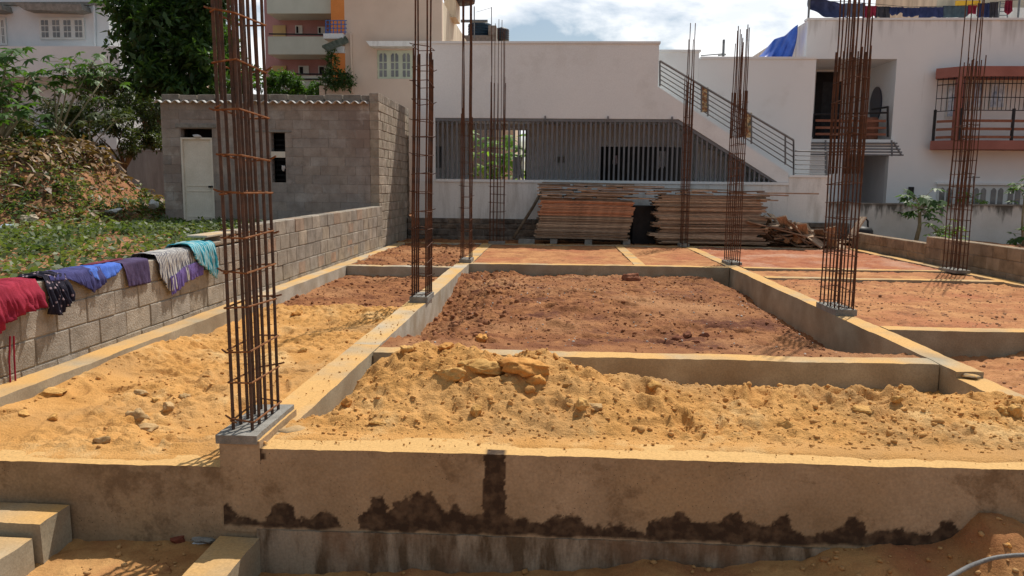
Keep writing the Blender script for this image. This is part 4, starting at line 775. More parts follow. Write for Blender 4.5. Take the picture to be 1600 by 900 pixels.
for k in range(n):
    x0 = wx0+k*ww+.05; x1 = x0+ww-.10
    for j in range(2):
        xa = x0+j*(x1-x0)/2+.02; xb = xa+(x1-x0)/2-.05
        for i, (za, zb, arch) in enumerate(((.08, .30, 0), (.34, .56, 0), (.60, .84, 1))):
            z0_ = wz0+(wz1-wz0)*za; z1_ = wz0+(wz1-wz0)*zb
            P = [(xa, z0_), (xb, z0_)]+([(xb, z1_), (xa, z1_)] if not arch else [(xb, z1_-.02+(.06 if j == 0 else 0)), ((xa+xb)/2, z1_+.05), (xa, z1_-.02+(.06 if j else 0))]); adopt(MB().prism(P, CY+.06, CY+.078).build('pane', glass), w)
MB().prism([(ex0, ez1), (wx1+.3, ez1), (wx1+.3, ez0), (ex0+.12, ez0)], CY-.45, CY-.002).build('sunshade', whitew, g)
MB().tube([PY(548, 52, CY-.06), PY(549, 100, CY-.06), PY(551, 145, CY-.06)], .035, 6).build('drain_pipe', cream, g)
MB().box(-7.9, -7.0, CY, CY+.15, 0, PY(520, 134, CY).z).build('terrace_wall', cream, g)
# blue balcony rail and green awning
a, b_, c, d = FR(508, 54, 545, 62, CY); MB().box(a, -7.003, CY-.2, CY+1.5, c, d).build('balcony_slab', whitel, g)
mb = MB()
for k in range(6): mb.tube([PY(509+k*6, 32, CY-.15), PY(509+k*6, 54, CY-.15)], .018, 5)
for y_ in (32, 38, 44, 50): mb.tube([PY(509, y_, CY-.15), PY(542, y_, CY-.15)], .014, 5)
mb.build('blue_railing', mat('blue_rail_paint', (.05, .13, .36), (.08, .18, .42), 3), g)
mb = MB(); P0, P1, P2, P3 = PY(503, 71, CY-.8), PY(540, 56, CY-.1), PY(545, 64, CY-.1), PY(512, 78, CY-.8); mb._add([P0, P1, P2, P3, P0-Vector((0, 0, .06)), P1-Vector((0, 0, .06)), P2-Vector((0, 0, .06)), P3-Vector((0, 0, .06))], [(0, 1, 2, 3), (7, 6, 5, 4), (0, 3, 7, 4), (1, 0, 4, 5), (2, 1, 5, 6), (3, 2, 6, 7)]); mb.build('green_awning', mat('dull_green_tiles', (.05, .06, .045), (.12, .13, .10), 8), g)
MB().box(-7.55, -7.003, CY-.12, CY, PY(530, 76, CY).z-.15, PY(530, 73, CY).z).build('ledge', whitel, g)
a, b_, c, d = FR(510, 113, 545, 133, CY); MB().tube([PY(508, 114, CY-.1), PY(545, 115, CY-.1)], .025, 5).tube([PY(508, 122, CY-.1), PY(545, 123, CY-.1)], .02, 5).build('terrace_rail', black, g)
# water tanks and small things on far roofs
def tank(x, y, z, r, h, lb, m=rubber):
    pr = [(.02, 0), (r, 0)]
    for k in range(5): z0 = h*(.04+.16*k); pr += [(r, z0), (r*1.03, z0+h*.02), (r*1.03, z0+h*.08), (r, z0+h*.1)]
    pr += [(r, h*.84), (r*.7, h*.93), (r*.3, h*.96), (r*.3, h), (.02, h)]; o = MB().lathe((x, y, z), pr, 24).build('water_tank', m, None, True); return tag(o, lb, 'water tank', 'rooftop water tanks')
p = PY(718, 8, 28.5); tank(p.x, p.y, 7.9, .55, 1.1, 'black water tank on the cream house roof at the top of the picture')
g = thing('far_house', 'far concrete house roof with tanks seen above the white wall', 'house', (-2.6, 36, 0)); a, b_, c, d = FR(738, 55, 775, 80, 36)
MB().box(a-1, b_, 36, 40, 0, d).box(b_-.35, b_, 35.95, 36.8, d, PY(765, 40, 36).z).build('wall', concg, g); MB().box(b_+.01, b_+.9, 36.5, 40, 0, PY(780, 62, 36).z).build('wall', creamw, g)
p = PY(750, 55, 37); tank(p.x, 37, d, .55, .78, 'blue-black water tank left of the small concrete block on the far roof', mat('navy_tank', (.01, .03, .05), (.02, .045, .075), 3, .4))
p = PY(784, 64, 37.5); tank(p.x, 37.5, p.z, .34, PY(784, 43, 37.5).z-p.z, 'narrow dark water tank at the right edge of the far roof')
mb = MB().tube([PY(768, 60, 36), PY(768, 11, 36)], .02, 5).tube([PY(744, 19, 36), PY(768, 12, 36)], .008, 4); tag(mb.build('roof_antenna', steel), 'thin mast with a slack wire on the far roof', 'antenna')
mb = MB().tube([PY(720, 33, 27), PY(762, 33, 27)], .05, 5).tube([PY(741, 10, 27), PY(741, 60, 27)], .02, 5); tag(mb.build('roof_pipe', steel), 'horizontal pipe crossing the sky beside the cream house roof', 'pipe')

# ================================================================== PINK BUILDING
g = thing('pink_building', 'pink apartment block with pale green balcony walls behind the shed', 'apartment building', (-10, 32, 0)); PYY = 32.0
X0 = PY(418, 50, PYY).x; X1 = PY(534, 50, PYY).x+1.2
MB().box(X0-.6, X1, PYY+1.3, PYY+8, 0, 12).build('wall', pink, g); MB().box(PY(517, 20, PYY-.3).x, PY(531, 20, PYY-.3).x+1.5, PYY-.3, PYY+1.25, 0, 12).build('end_wall', orange, g)
for (y0, y1) in ((-60, 21), (57, 85), (118, 146), (180, 200)):
    z1_ = PY(470, y0, PYY).z; z0_ = PY(470, y1, PYY).z; MB().box(X0, X1-1.35, PYY, PYY+.12, z0_, z1_).build('balcony_wall', pgreen, g); MB().box(X0, X1-1.35, PYY+.12, PYY+1.3, z0_, z0_+.12).build('balcony_floor', pgreen, g)
for (px0, px1, y0, y1, kind) in ((427, 447, 40, 58, 'd'), (462, 473, 40, 54, 'w'), (497, 508, 42, 54, 'w'), (427, 448, 103, 118, 'd'), (467, 483, 103, 117, 'w'), (498, 517, 103, 117, 'w')):
    a, b_, c, d = FR(px0, y0, px1, y1, PYY+1.3)
    if kind == 'd': MB().box(a, b_, PYY+1.24, PYY+1.298, c-.6, d).build('door', yellow, g)
    else:
        w = MB().box(a, b_, PYY+1.24, PYY+1.298, c, d).build('window', winw, g); adopt(MB().box(a+.05, (a+b_)/2-.02, PYY+1.22, PYY+1.238, c+.05, d-.05).build('pane', dark), w)
for y_ in (54, 116, 124): MB().tube([PY(420, y_-1, PYY-.03), PY(517, y_, PYY-.03)], .03, 5).build('rail', black, g)

# ================================================================== LEFT WHITE HOUSE
g = thing('left_white_house', 'white house with hooded windows at upper left behind the plants', 'house', (-21, 30, 0)); WY = 30.0
HX1 = PY(170, 40, WY).x; win = [FR(63, 28, 133, 62, WY), FR(-28, 28, 11, 71, WY)]
MB().box(-34, HX1, WY, WY+8, 0, 9.6).build('upper_wall', whitel, g)
MB().box(-34, HX1+.06, WY-.12, WY-.002, PY(80, 9, WY).z, PY(80, 4, WY).z).build('string_course', concg, g)
for (a, b_, c, d) in win:
    w = MB().box(a, b_, WY-.06, WY-.002, c, d).build('window', winw, g); n = 4; ww = (b_-a)/n
    for k in range(n):
        for j in range(2):
            for i in range(3): x0 = a+k*ww+.07+j*(ww-.14)/2; adopt(MB().box(x0+.02, x0+(ww-.14)/2-.02, WY-.075, WY-.062, c+.08+i*(d-c-.14)/3, c+.04+(i+1)*(d-c-.14)/3).build('pane', glass), w)
    MB().prism([(a-.55, d+.42), (b_+.25, d+.38), (b_+.30, d+.18), (b_, d+.12), (a-.2, d+.18)], WY-.6, WY-.002).build('sunshade', concg, g)
BX = PY(187, 100, 28.6).x; zt_, zb_ = PY(100, 72, 28.6).z, PY(100, 120, 28.6).z
MB().box(-34, BX, 28.6, 28.75, zb_, zt_).box(BX-.15, BX, 28.75, 29.998, zb_, zt_).build('balcony_wall', whitel, g); MB().box(-34, BX-.151, 28.751, 29.998, zb_, zb_+.15).build('balcony_floor', whitel, g)
for (p0, p1, y0, y1) in ((110, 131, 163, 205), (0, 36, 186, 215), (82, 98, 163, 178)):
    a, b_, c, d = FR(p0, y0, p1, y1, WY); w = MB().box(a, b_, WY-.05, WY-.002, c, d).build('lower_window', winw, g); adopt(MB().box(a+.06, b_-.06, WY-.07, WY-.052, c+.06, d-.06).build('pane', dark), w)
MB().tube([PY(147, 0, WY-.06), PY(148, 72, WY-.06)], .05, 6).build('drain_pipe', whitel, g)
a, b_, c, d = FR(0, 208, 60, 232, 27); tag(MB().box(-32, PY(182, 215, 27).x, 27, 27.15, 0, PY(30, 207, 27).z).build('garden_wall', whitel), 'white garden wall behind the plants at the far left', 'wall')
g = thing('beige_house', 'pale beige house glimpsed through the big dark tree', 'house', (-17, 40, 0)); MB().box(PY(205, 40, 40).x, PY(266, 40, 40).x, 40, 46, 0, PY(240, 17, 40).z).build('wall', creamw, g); MB().box(PY(200, 40, 40).x, PY(268, 40, 40).x, 39.5, 40, PY(240, 38, 40).z, PY(240, 30, 40).z).build('sunshade', creamw, g)

# ================================================================== VEGETATION
def leafarr(P, D, Nn, size, wid=.4, fold=.15):
    """folded diamond leaves; P base points, D directions, Nn normals"""
    D = D/np.linalg.norm(D, axis=1)[:, None]; S_ = np.cross(D, Nn); S_ /= np.linalg.norm(S_, axis=1)[:, None]+1e-9; U = np.cross(S_, D)
    s = size[:, None]; a = P; b = P+D*s*.45+S_*s*wid*.5+U*s*fold*.4; c = P+D*s-U*s*.12; d = P+D*s*.45-S_*s*wid*.5+U*s*fold*.4
    V = np.stack([a, b, c, d], 1).reshape(-1, 3); i = np.arange(len(P))*4; F = np.stack([i, i+1, i+2, i+3], 1); return V, F
def crown(name, blobs, nleaf, size, m, parent, wid=.4, per=8, seed=0, droop=.3, spread=None, split=0):
    r = np.random.default_rng(seed)
    if split:
        nb = []
        for b in blobs:
            for k in range(split):
                d = r.normal(size=3); d /= np.linalg.norm(d); q = r.uniform(.28, .5); nb.append((b[0]+d[0]*b[3]*.85, b[1]+d[1]*b[4]*.85, b[2]+d[2]*b[5]*.85, b[3]*q, b[4]*q, b[5]*q*.8))
        blobs = nb
    vol = np.array([b[3]*b[4]*b[5] for b in blobs])**.67; cnt = (nleaf/per*vol/vol.sum()).astype(int)+1; VV = []; FF = []; TT = []; k = 0
    for (cx, cy, cz, rx, ry, rz), n in zip(blobs, cnt):
        d = r.normal(size=(n, 3)); d /= np.linalg.norm(d, axis=1)[:, None]; rad = r.uniform(.35, 1, n)**.6*(1+.22*r.normal(size=n)); c = np.array([cx, cy, cz])+d*rad[:, None]*[rx, ry, rz]
        tw = r.uniform(size=n); 
        c = np.repeat(c, per, 0); dd = np.repeat(d, per, 0); t = np.repeat(tw, per)
        L_ = r.normal(size=(len(c), 3))*1.0+dd*.8; L_[:, 2] -= droop; Nn = r.normal(size=(len(c), 3))*.6+[0, 0, 1.]
        sz = size*r.uniform(.6, 1.25, len(c)); P = c+r.normal(size=(len(c), 3))*size*.35; V, F = leafarr(P, L_, Nn, sz, wid)
        VV.append(V); FF.append(F+k); k += len(V); TT.append(np.repeat(np.clip(t*.7+r.uniform(0, .3, len(c)), 0, 1), 4))
    return npmesh(name, np.concatenate(VV), np.concatenate(FF), m, parent, False, np.concatenate(TT))
def limbs(base, tops, r0, m, parent, seed=0):
    r = random.Random(seed); mb = MB(); base = Vector(base); fork = base+Vector((0, 0, (min(t[2] for t in tops)-base.z)*.6)); mb.tube([base, base.lerp(fork, .5)+Vector((r.uniform(-.05, .05), 0, 0)), fork], [r0, r0*.85, r0*.75], 8)
    for t_ in tops: t_ = Vector(t_); mid = fork.lerp(t_, .5)+Vector((r.uniform(-.2, .2), r.uniform(-.2, .2), r.uniform(0, .2))); mb.tube([fork, mid, t_], [r0*.55, r0*.35, r0*.12], 6)
    return mb.build('trunk', m, parent, True)
def tree(name, label, cat, base, blobs, nleaf, size, m, r0, bm=bark, seed=0, group=None, **k):
    g = thing(name, label, cat, base, group); limbs(base, [b[:3] for b in blobs], r0, bm, g, seed); crown('crown', blobs, nleaf, size, m, g, seed=seed, **k); return g
def B(px, py, Y, rx, ry=None, rz=None): p = PY(px, py, Y); return (p.x, p.y, p.z, rx, ry or rx, rz or rx)
tree('broadleaf_tree', 'large dark broadleaf tree standing behind the block shed', 'tree', (-13.2, 24.8, .3), [B(235, 30, 24.5, 1.0), B(215, 60, 24, .75), B(205, 18, 24, .7, rz=.5), B(275, 60, 25, 1.2), B(260, 95, 24.5, 1.0), B(300, 110, 24.5, 1.0), B(230, 95, 23.8, .6), B(290, 20, 25, 1.0), B(245, -20, 25, 1.2), B(300, -30, 25, 1.2), B(240, 125, 24, .7, rz=.5), B(300, 135, 24.3, 1.0, rz=.5), B(325, 90, 25, .8)], 9000, .31, leafd, .22, seed=4, wid=.42, per=9, split=9)
tree('leafy_tree', 'lighter green tree beside the dark tree just left of the near rebar column', 'tree', (-12.2, 27.5, .3), [B(330, 25, 27, .8), B(345, 60, 27, .9), B(330, 95, 27, .9), B(385, 120, 27, .7), B(360, 130, 27, .9), B(340, 0, 27, .7)], 6500, .20, leafm, .14, seed=5, wid=.4, split=7)
tree('shrub', 'dense olive shrub growing left of the shed behind the soil mound', 'shrub', (-12.2, 21.5, .5), [B(165, 180, 21, .6), B(190, 205, 21, .6), B(210, 178, 21.5, .6), B(232, 200, 21.5, .55), B(150, 210, 21, .5), B(246, 218, 22, .4), B(240, 168, 22, .4)], 6500, .12, leafs, .07, seed=6, split=6)
tree('shrub', 'tangled dark shrub behind the top of the soil mound', 'shrub', (-14, 21.5, .5), [B(60, 205, 21, .6), B(95, 185, 21, .55), B(115, 205, 21, .6), B(25, 212, 21, .6), B(70, 218, 21, .5), B(20, 190, 21.5, .45), B(130, 175, 21, .4)], 6500, .13, leafs, .07, seed=7, split=6)
tree('vine_clump', 'dark climbing vine over the arch in front of the left white house', 'vine', (-15.0, 24, .5), [B(165, 130, 24, .9, rz=.4), B(190, 140, 24, .6, rz=.4), B(140, 140, 24, .5), B(200, 165, 24, .5)], 4500, .12, leafs, .05, seed=8)
# plants on the terrace behind the shed
tree('terrace_plants', 'row of dark potted plants on the terrace above the shed roof', 'plants', (-8.8, 27, 3.5), [B(430, 130, 27, .5, rz=.45), B(455, 135, 27, .55, rz=.45), B(480, 135, 27, .5, rz=.4), B(500, 140, 27, .5, rz=.35), B(420, 120, 27, .3)], 3800, .14, leafm, .05, seed=9, split=5)
tree('climbing_plant', 'dark climber on the corner of the cream house', 'plant', (-7.6, 25.7, 4.2), [B(522, 122, 25.7, .42, rz=.3), B(520, 100, 25.7, .18, rz=.35), B(538, 128, 25.7, .3, rz=.2), B(517, 80, 25.7, .14, rz=.2)], 1600, .12, leafd, .03, seed=10)
# palmate plants
def palmate(c, s, r, lob=7, tiltv=None):
    """one palmate leaf: lobes as folded diamonds around a centre"""
    n = Vector((r.uniform(-.5, .5), r.uniform(-.7, .2), 1)).normalized() if tiltv is None else tiltv; a = n.orthogonal().normalized(); b = n.cross(a); rot = r.uniform(0, 6.28); P = []; D = []
    for k in range(lob):
        t_ = rot+(k-(lob-1)/2)*5.2/lob; P.append(c); d = a*math.cos(t_)+b*math.sin(t_)-n*.25; D.append(d*(1-.35*abs(k-(lob-1)/2)/((lob-1)/2)))
    return P, D, [n]*lob
def palm_plant(name, label, cat, base, heads, m, leafsize, per=14, stem=.04, seed=0, stemm=barkp, group=None):
    r = random.Random(seed); g = thing(name, label, cat, base, group); P = []; D = []; Nn = []; Sz = []; T_ = []; mb = MB(); base = Vector(base)
    for h in heads:
        h = Vector(h[:3]); mid = base.lerp(h, .5)+Vector((r.uniform(-.08, .08), 0, 0)); mb.tube([base, mid, h], [stem, stem*.8, stem*.5], 7)
        for k in range(per):
            t_ = r.uniform(0, 6.28); el = r.uniform(-.5, 1.0); L_ = leafsize*r.uniform(1.0, 2.0); tip = h+Vector((math.cos(t_)*math.cos(el), math.sin(t_)*math.cos(el), math.sin(el)))*L_; mb.tube([h, h.lerp(tip, .6)+Vector((0, 0, .06*L_)), tip], [.008, .006, .004], 4)
            p, d, n_ = palmate(tip, leafsize, r); P += p; D += d; Nn += n_; tt = r.random(); s_ = leafsize*r.uniform(.75, 1.15); Sz += [s_*x.length for x in d]; T_ += [tt]*len(p)
    V, F = leafarr(np.array(P), np.array(D), np.array(Nn), np.array(Sz), .34, .1); npmesh('leaves', V, F, m, g, False, np.repeat(T_, 4)); mb.build('stem', stemm, g, True); return g
palm_plant('papaya_plant', 'bright green papaya plant at the far left edge', 'plant', (-13.0, 17.5, 2.0), [PY(8, 105, 17.5), PY(20, 135, 17.5), PY(0, 150, 17.5), PY(40, 125, 18), PY(5, 170, 17.5), PY(30, 185, 17)], leafm, .34, 13, .05, 3)
palm_plant('castor_plant', 'tall castor plant with thin pale stems left of the dark tree', 'plant', (-12.3, 18.5, 2.2), [PY(100, 115, 18.5), PY(140, 105, 18.5), PY(85, 135, 18.5), PY(165, 118, 19), PY(120, 135, 18.5), PY(110, 100, 18.7)], leafm, .26, 10, .025, 4)
palm_plant('castor_plant', 'low castor plant growing just behind the soil mound top', 'plant', (-11.6, 18.8, 2.1), [PY(60, 190, 18.5), PY(90, 205, 18.5), PY(140, 190, 18.8), PY(180, 190, 19), PY(75, 165, 18.8)], leafs, .22, 12, .02, 5)
p = PY(1430, 377, 20); palm_plant('papaya_tree', 'small papaya tree with drooping leaves in front of the white compound wall', 'tree', (p.x, 20, 0), [PY(1438, 330, 20), PY(1436, 318, 20)], leafm, .27, 17, .055, 6)
p = PY(1470, 375, 19.6); palm_plant('young_papaya', 'bright light-green young papaya beside the small papaya tree', 'plant', (p.x, 19.6, 0), [PY(1462, 362, 19.6), PY(1478, 358, 19.6), PY(1490, 368, 19.6)], leafb, .17, 11, .02, 7)
p = PY(1600, 370, 20); palm_plant('papaya_plant', 'leafy plant cut by the right picture edge near the compound wall', 'plant', (p.x, 20, 0), [PY(1603, 290, 20), PY(1600, 310, 20), PY(1606, 370, 20)], leafm, .22, 11, .03, 8)
p = PY(1525, 320, 22.3); palm_plant('potted_plant', 'small bright plant peeping over the white compound wall', 'plant', (p.x, 22.3, .3), [PY(1515, 316, 22.3), PY(1530, 318, 22.3), PY(1508, 308, 22.3)], leafb, .16, 8, .02, 9)
# plants seen through the rear gate of the white house
palm_plant('banana_plant', 'sunlit bright green plant seen through the grille of the white house', 'plant', (-1.9, 26, 0), [(-2.1, 25.8, 2.2), (-1.3, 26, 1.8), (-2.5, 26, 1.5), (-1.0, 26.2, 2.6), (-1.7, 26, 1.2), (-2.9, 26, 2.5), (-.6, 26, 1.4)], leafb, .5, 12, .06, 10)
# ground cover on yard and mound
r = np.random.default_rng(12); n = 120000; Xs = r.uniform(-16, -4.1, n); Ys = 4.5+16*r.uniform(size=n)**1.0
mound = sst(-8.5, -11.0, Xs)*sst(13.6, 17.2, Ys)
dn = sst(.32, .50, fbm(Xs*.55, Ys*.55, 3, 91)*.5+.5+.10*mound)*(.30+.70*sst(.40, .56, fbm(Xs*2.2, Ys*2.2, 2, 92)*.5+.5)); dn *= 1-.8*sst(16.4, 17.8, Ys)*mound; dn *= np.where(Ys > 19.5, .1, 1)
dn = np.maximum(dn, .55*sst(.40, .55, fbm(Xs*1.3, Ys*1.3, 3, 95)*.5+.5)*(Ys < 13)); kp = r.uniform(size=n) < dn; Xs, Ys = Xs[kp], Ys[kp]; n = len(Xs); Zs = hyard(Xs, Ys); D = r.normal(size=(n, 3)); D[:, 2] = np.abs(D[:, 2])*.5; P = np.stack([Xs, Ys, Zs+r.uniform(0, .13, n)], 1)+r.normal(size=(n, 3))*.02
V, F = leafarr(P, D, r.normal(size=(n, 3))*.5+[0, 0, 1], r.uniform(.06, .14, n), .55); tt = np.clip(vn(Xs*1.5, Ys*1.5, 5)*.7+r.uniform(-.2, .35, n), 0, 1)
o = npmesh('weeds', V, F, leafw, None, False, np.repeat(tt, 4)); tag(o, 'low green weeds covering the yard and the soil mound', 'weeds', kind='stuff')
# dry banana leaf litter on the mound top
n = 8000; Xs = r.uniform(-14.5, -8.9, n); Ys = r.uniform(14.6, 19.2, n); k_ = r.uniform(size=n) < .12+.9*sst(1.35, 2.1, hyard(Xs, Ys)+.25*fbm(Xs, Ys, 2, 4)); Xs, Ys = Xs[k_], Ys[k_]; Zs = hyard(Xs, Ys); n = len(Xs); V = []; F = []; T_ = []; q = 0
for i in range(n):
    d = r.normal(size=3)*[1, .8, .45]+[0, -.3, -.15]; d /= np.linalg.norm(d); s = np.cross(d, [0, 0, 1.]); s /= np.linalg.norm(s); L_ = r.uniform(.10, .45); w = L_*r.uniform(.02, .09); p = np.array([Xs[i], Ys[i], Zs[i]+r.uniform(.0, .12)]); dr = r.uniform(.1, .6)
    for j in range(4): f = j/3; c = p+d*L_*f+np.array([0, 0, -dr*L_*f*f+.1*L_*math.sin(f*3)]); ww = w*(1-.75*abs(f-.4)); tw = r.normal(size=3)*.02; V += [c-s*ww+tw, c+s*ww-tw]
    F += [(q+2*j, q+2*j+1, q+2*j+3, q+2*j+2) for j in range(3)]; q += 8; T_ += [r.uniform()**1.3]*8
o = npmesh('dry_leaf_litter', V, F, dryl, None, False, T_); tag(o, 'dry brown leaves and stalks heaped on the soil mound', 'leaf litter', kind='stuff')
scatter_clods('soil_clods', 5000, -14, -4.2, 5, 19, hyard, .012, .045, mat('yard_clod', (.22, .09, .045), (.42, .22, .12), 9, tint=True), label='small reddish soil clods in the yard')
# litter pieces
def scrap(name, px, py, Y, s, m, lb, cat, seed, flat=.35):
    p = PY(px, py, Y); z = float(hyard(np.array([p.x]), np.array([p.y]))[0]) if p.x < -4 else p.z; V = clodV(ICO3[0], seed, .5)*[s[0], s[1], s[2]]; V[:, 2] += .15*s[0]*fbm(V[:, 0]*7/s[0]*.3, V[:, 1]*7/s[0]*.3, 3, seed); return tag(npmesh(name, V+[p.x, p.y, max(z, p.z-.4)+s[2]*.6], ICO3[1], m, None, False), lb, cat)
pw = cloth('dirty_white_plastic', (.42, .41, .39), (.62, .61, .58), 14); pb = cloth('pale_blue_plastic', (.28, .38, .48), (.5, .58, .66), 12)
scrap('plastic_sheet', 239, 297, 16.7, (.22, .12, .13), pw, 'white plastic scrap on the right slope of the soil mound near the shed', 'scrap', 31)
scrap('plastic_sheet', 8, 355, 13.8, (.30, .12, .10), pb, 'pale blue plastic scrap at the left picture edge in the yard', 'scrap', 32)
scrap('plastic_sheet', 178, 303, 15.9, (.22, .12, .08), pw, 'dull white sack scrap halfway up the soil mound', 'scrap', 33)
scrap('sandal', 46, 340, 14.3, (.20, .12, .09), cloth('tan_scrap', (.42, .34, .24), (.56, .46, .34), 9), 'tan crumpled paper among weeds at the foot of the mound', 'scrap', 34)

# ================================================================== CLODS AND ROCKS IN THE CELLS
scatter_clods('sand_clods', 9000, XB1+.02, XC0-.02, 4.10, 6.2, h1, .003, .022, sandc, p=4, sink=.45, label='small crumbs of yellow sand on the front mound')
scatter_clods('sand_clods', 620, XB1+.02, XC0-.02, 4.3, 6.1, h1, .014, .045, sandc, p=3, sink=.6, label='lumps of yellow sand on the front mound', tmpl=CLB, F0=ICO2[1], dens=lambda X, Y: .12+.7*sst(.5, .65, vn(X*1.6, Y*1.6, 7)))
scatter_clods('sand_clods', 2600, XL1+.02, XB0-.02, 4.1, 9.6, hL, .003, .024, sandc, p=4, sink=.45, dens=lambda X, Y: .12+.88*sst(.45, .62, vn(X*1.3, Y*1.3, 77)), label='small crumbs of sand in the left cell')
scatter_clods('soil_clods', 9000, XB1+.03, XC0-.03, 6.55, 13.75, h2, .006, .032, redc, p=5, sink=.45, label='red soil crumbs and gravel in the large middle cell', dens=lambda X, Y: .35+.65*sst(.4, .6, vn(X*1.1, Y*1.1, 17)))
scatter_clods('soil_clods', 900, XB1+.03, .2, 7.0, 13.6, h2, .015, .06, redc, p=3, sink=.5, tmpl=CLB, F0=ICO2[1], label='dark red soil lumps along the left of the middle cell', dens=lambda X, Y: sst(.3, -1.3, X))
scatter_clods('soil_clods', 2200, XL1+.02, XB0-.02, 9.4, 18.5, lambda X, Y: np.where(Y < 13.2, hLr(X, Y), hL2(X, Y)), .008, .045, redc, p=3.5, sink=.5, label='red soil clods in the back left cells')
scatter_clods('soil_clods', 3500, XC1+.02, XD0, 4.5, 12.2, lambda X, Y: np.where(Y < 7.9, hR1(X, Y), hflat(-.05, 91, 1.0)(X, Y)), .006, .028, mat('sandy_clod', (.28, .135, .07), (.43, .24, .13), 12, tint=True), p=4, sink=.5, label='small brown soil crumbs in the right cells')
scatter_clods('gravel', 450, XB1+.3, XC0-.3, 6.7, 13, h2, .006, .022, mat('pale_gravel', (.38, .33, .28), (.55, .5, .44), 12, tint=True), label='pale gravel bits on the middle red soil')
scatter_clods('sand_clods', 1500, -2.4, 3.0, 3.0, 3.86, hlow, .004, .03, mat('dark_sand_clod', (.34, .17, .06), (.5, .3, .13), 9, tint=True), p=4, label='sand crumbs on the ground below the front beam')
def zb(X, Y): return np.full(np.shape(X), .004)
scatter_clods('sand_clods', 220, XB0, XC0, 3.93, 4.13, zb, .003, .014, sandc, p=4, label='sand crumbs spilled on the front beam top')
scatter_clods('sand_clods', 120, XB0+.02, XB1-.02, 4.7, 9.0, zb, .003, .014, sandc, p=4, label='sand crumbs on the left long beam')
def surf(x, y):
    a = lambda f: float(f(np.array([x]), np.array([y]))[0])
    if y < 3.88: return a(hlow)
    if x < XB0: return a(hL) if y < 9.4 else a(hLr)
    if x < XB1: return 0.
    if x < XC0: return a(h1) if y < 6.29 else 0. if y < 6.5 else a(h2) if y < 13.83 else 0.
    return 0.
def hit(px, py):
    d = ray(px, py); Y = 3.2
    while Y < 16:
        p = Vector((0, 0, 1.4))+d*(Y/d.y)
        if p.z <= surf(p.x, p.y): return p
        Y += .012
    return p
def rock(px, py, Y, s, m, lb, seed, h=None, sq=(1, 1, .8), cat='clod', name='earth_clod'):
    s *= 1.15; p = PY(px, py, Y)
    if Y < 16: p = hit(px, py+s*.35*1200/Y); s *= p.y/Y; p.z += s*sq[2]*.12
    V = ICO3[0]; V = clodV(V, seed, .30); V = V*(1+.16*fbm(V[:, 0]*4, V[:, 1]*4+V[:, 2]*5, 4, seed, .6)+.08*fbm(V[:, 0]*13, V[:, 1]*13+V[:, 2]*9, 3, seed))[:, None]*np.array(sq)*s; return tag(npmesh(name, V+[p.x, p.y, p.z], ICO3[1], m, None, False), lb, cat)
orc = mat('orange_earth', (.48, .205, .05), (.64, .335, .10), 5, .95, .8, 40); yrc = mat('yellow_earth', (.50, .27, .08), (.64, .375, .13), 6, .95, .8, 40); grc = mat('grey_brown_stone', (.36, .225, .10), (.50, .33, .16), 7, .95, .7, 40); drc = mat('dark_red_earth', (.16, .055, .03), (.27, .11, .06), 7, .95, .7, 40)
rock(822, 562, 5.3, .15, orc, 'largest orange earth lump at the crest of the sand mound', 3, sq=(1.25, .8, .55))
rock(833, 590, 5.0, .075, orc, 'round orange clod just below the largest orange lump', 4, sq=(1.1, .8, .9))
rock(752, 528, 6.75, .075, orc, 'orange clod lying beyond the second cross beam', 5); rock(697, 537, 6.3, .06, orc, 'small orange clod on the near end of the second cross beam', 6)
rock(1020, 600, 5.35, .06, yrc, 'pale yellow boulder on the sand mound right of its crest', 7); rock(635, 545, 5.3, .06, yrc, 'pointed yellow lump at the left tip of the mound crest', 8, sq=(.8, .8, 1.1))
rock(750, 570, 5.15, .09, yrc, 'broad yellow lump left of the largest orange lump', 9, sq=(1.5, .8, .6)); rock(705, 585, 4.95, .075, yrc, 'yellow lump in the upper left of the sand mound', 10, sq=(1.2, .8, .8))
rock(542, 625, 4.95, .055, orc, 'orange lump where the mound meets the left long beam', 11); rock(745, 640, 4.45, .045, yrc, 'yellow lump on the near slope below the mound crest', 12)
rock(590, 657, 4.3, .04, yrc, 'flat clod near the left foot of the sand mound', 13, sq=(1.4, .8, .5)); rock(1350, 636, 4.7, .06, yrc, 'flattish lump on the right half of the sand mound', 14, sq=(1.5, .8, .6))
rock(1232, 662, 4.4, .045, yrc, 'small lump in the centre right of the near slope', 15); rock(1565, 637, 5.2, .055, yrc, 'first of two round clods beside the right long beam', 16); rock(1586, 641, 5.15, .06, yrc, 'right-hand one of two round clods beside the right long beam', 17)
rock(930, 632, 4.6, .05, grc, 'grey-brown lump in the middle of the sand mound', 18, sq=(1.3, .8, .7)); rock(908, 628, 4.65, .05, yrc, 'rounded lump left of the grey-brown lump', 19)
rock(1400, 622, 5.2, .05, yrc, 'clod on the crest at the right of the mound', 20, sq=(1.3, .8, .7)); rock(472, 547, 6.9, .045, yrc, 'round clod in the left sand cell beside the long beam', 21)
rock(215, 647, 4.85, .055, grc, 'grey-brown clod in the left sand cell', 22, sq=(1.2, 1, .8)); rock(232, 660, 4.75, .09, grc, 'crumbled greyish lump behind the left front beam', 27, sq=(1.2, .9, .4)); rock(162, 685, 4.35, .05, grc, 'grey stone partly buried near the left front beam', 23, sq=(1.3, .9, .7))
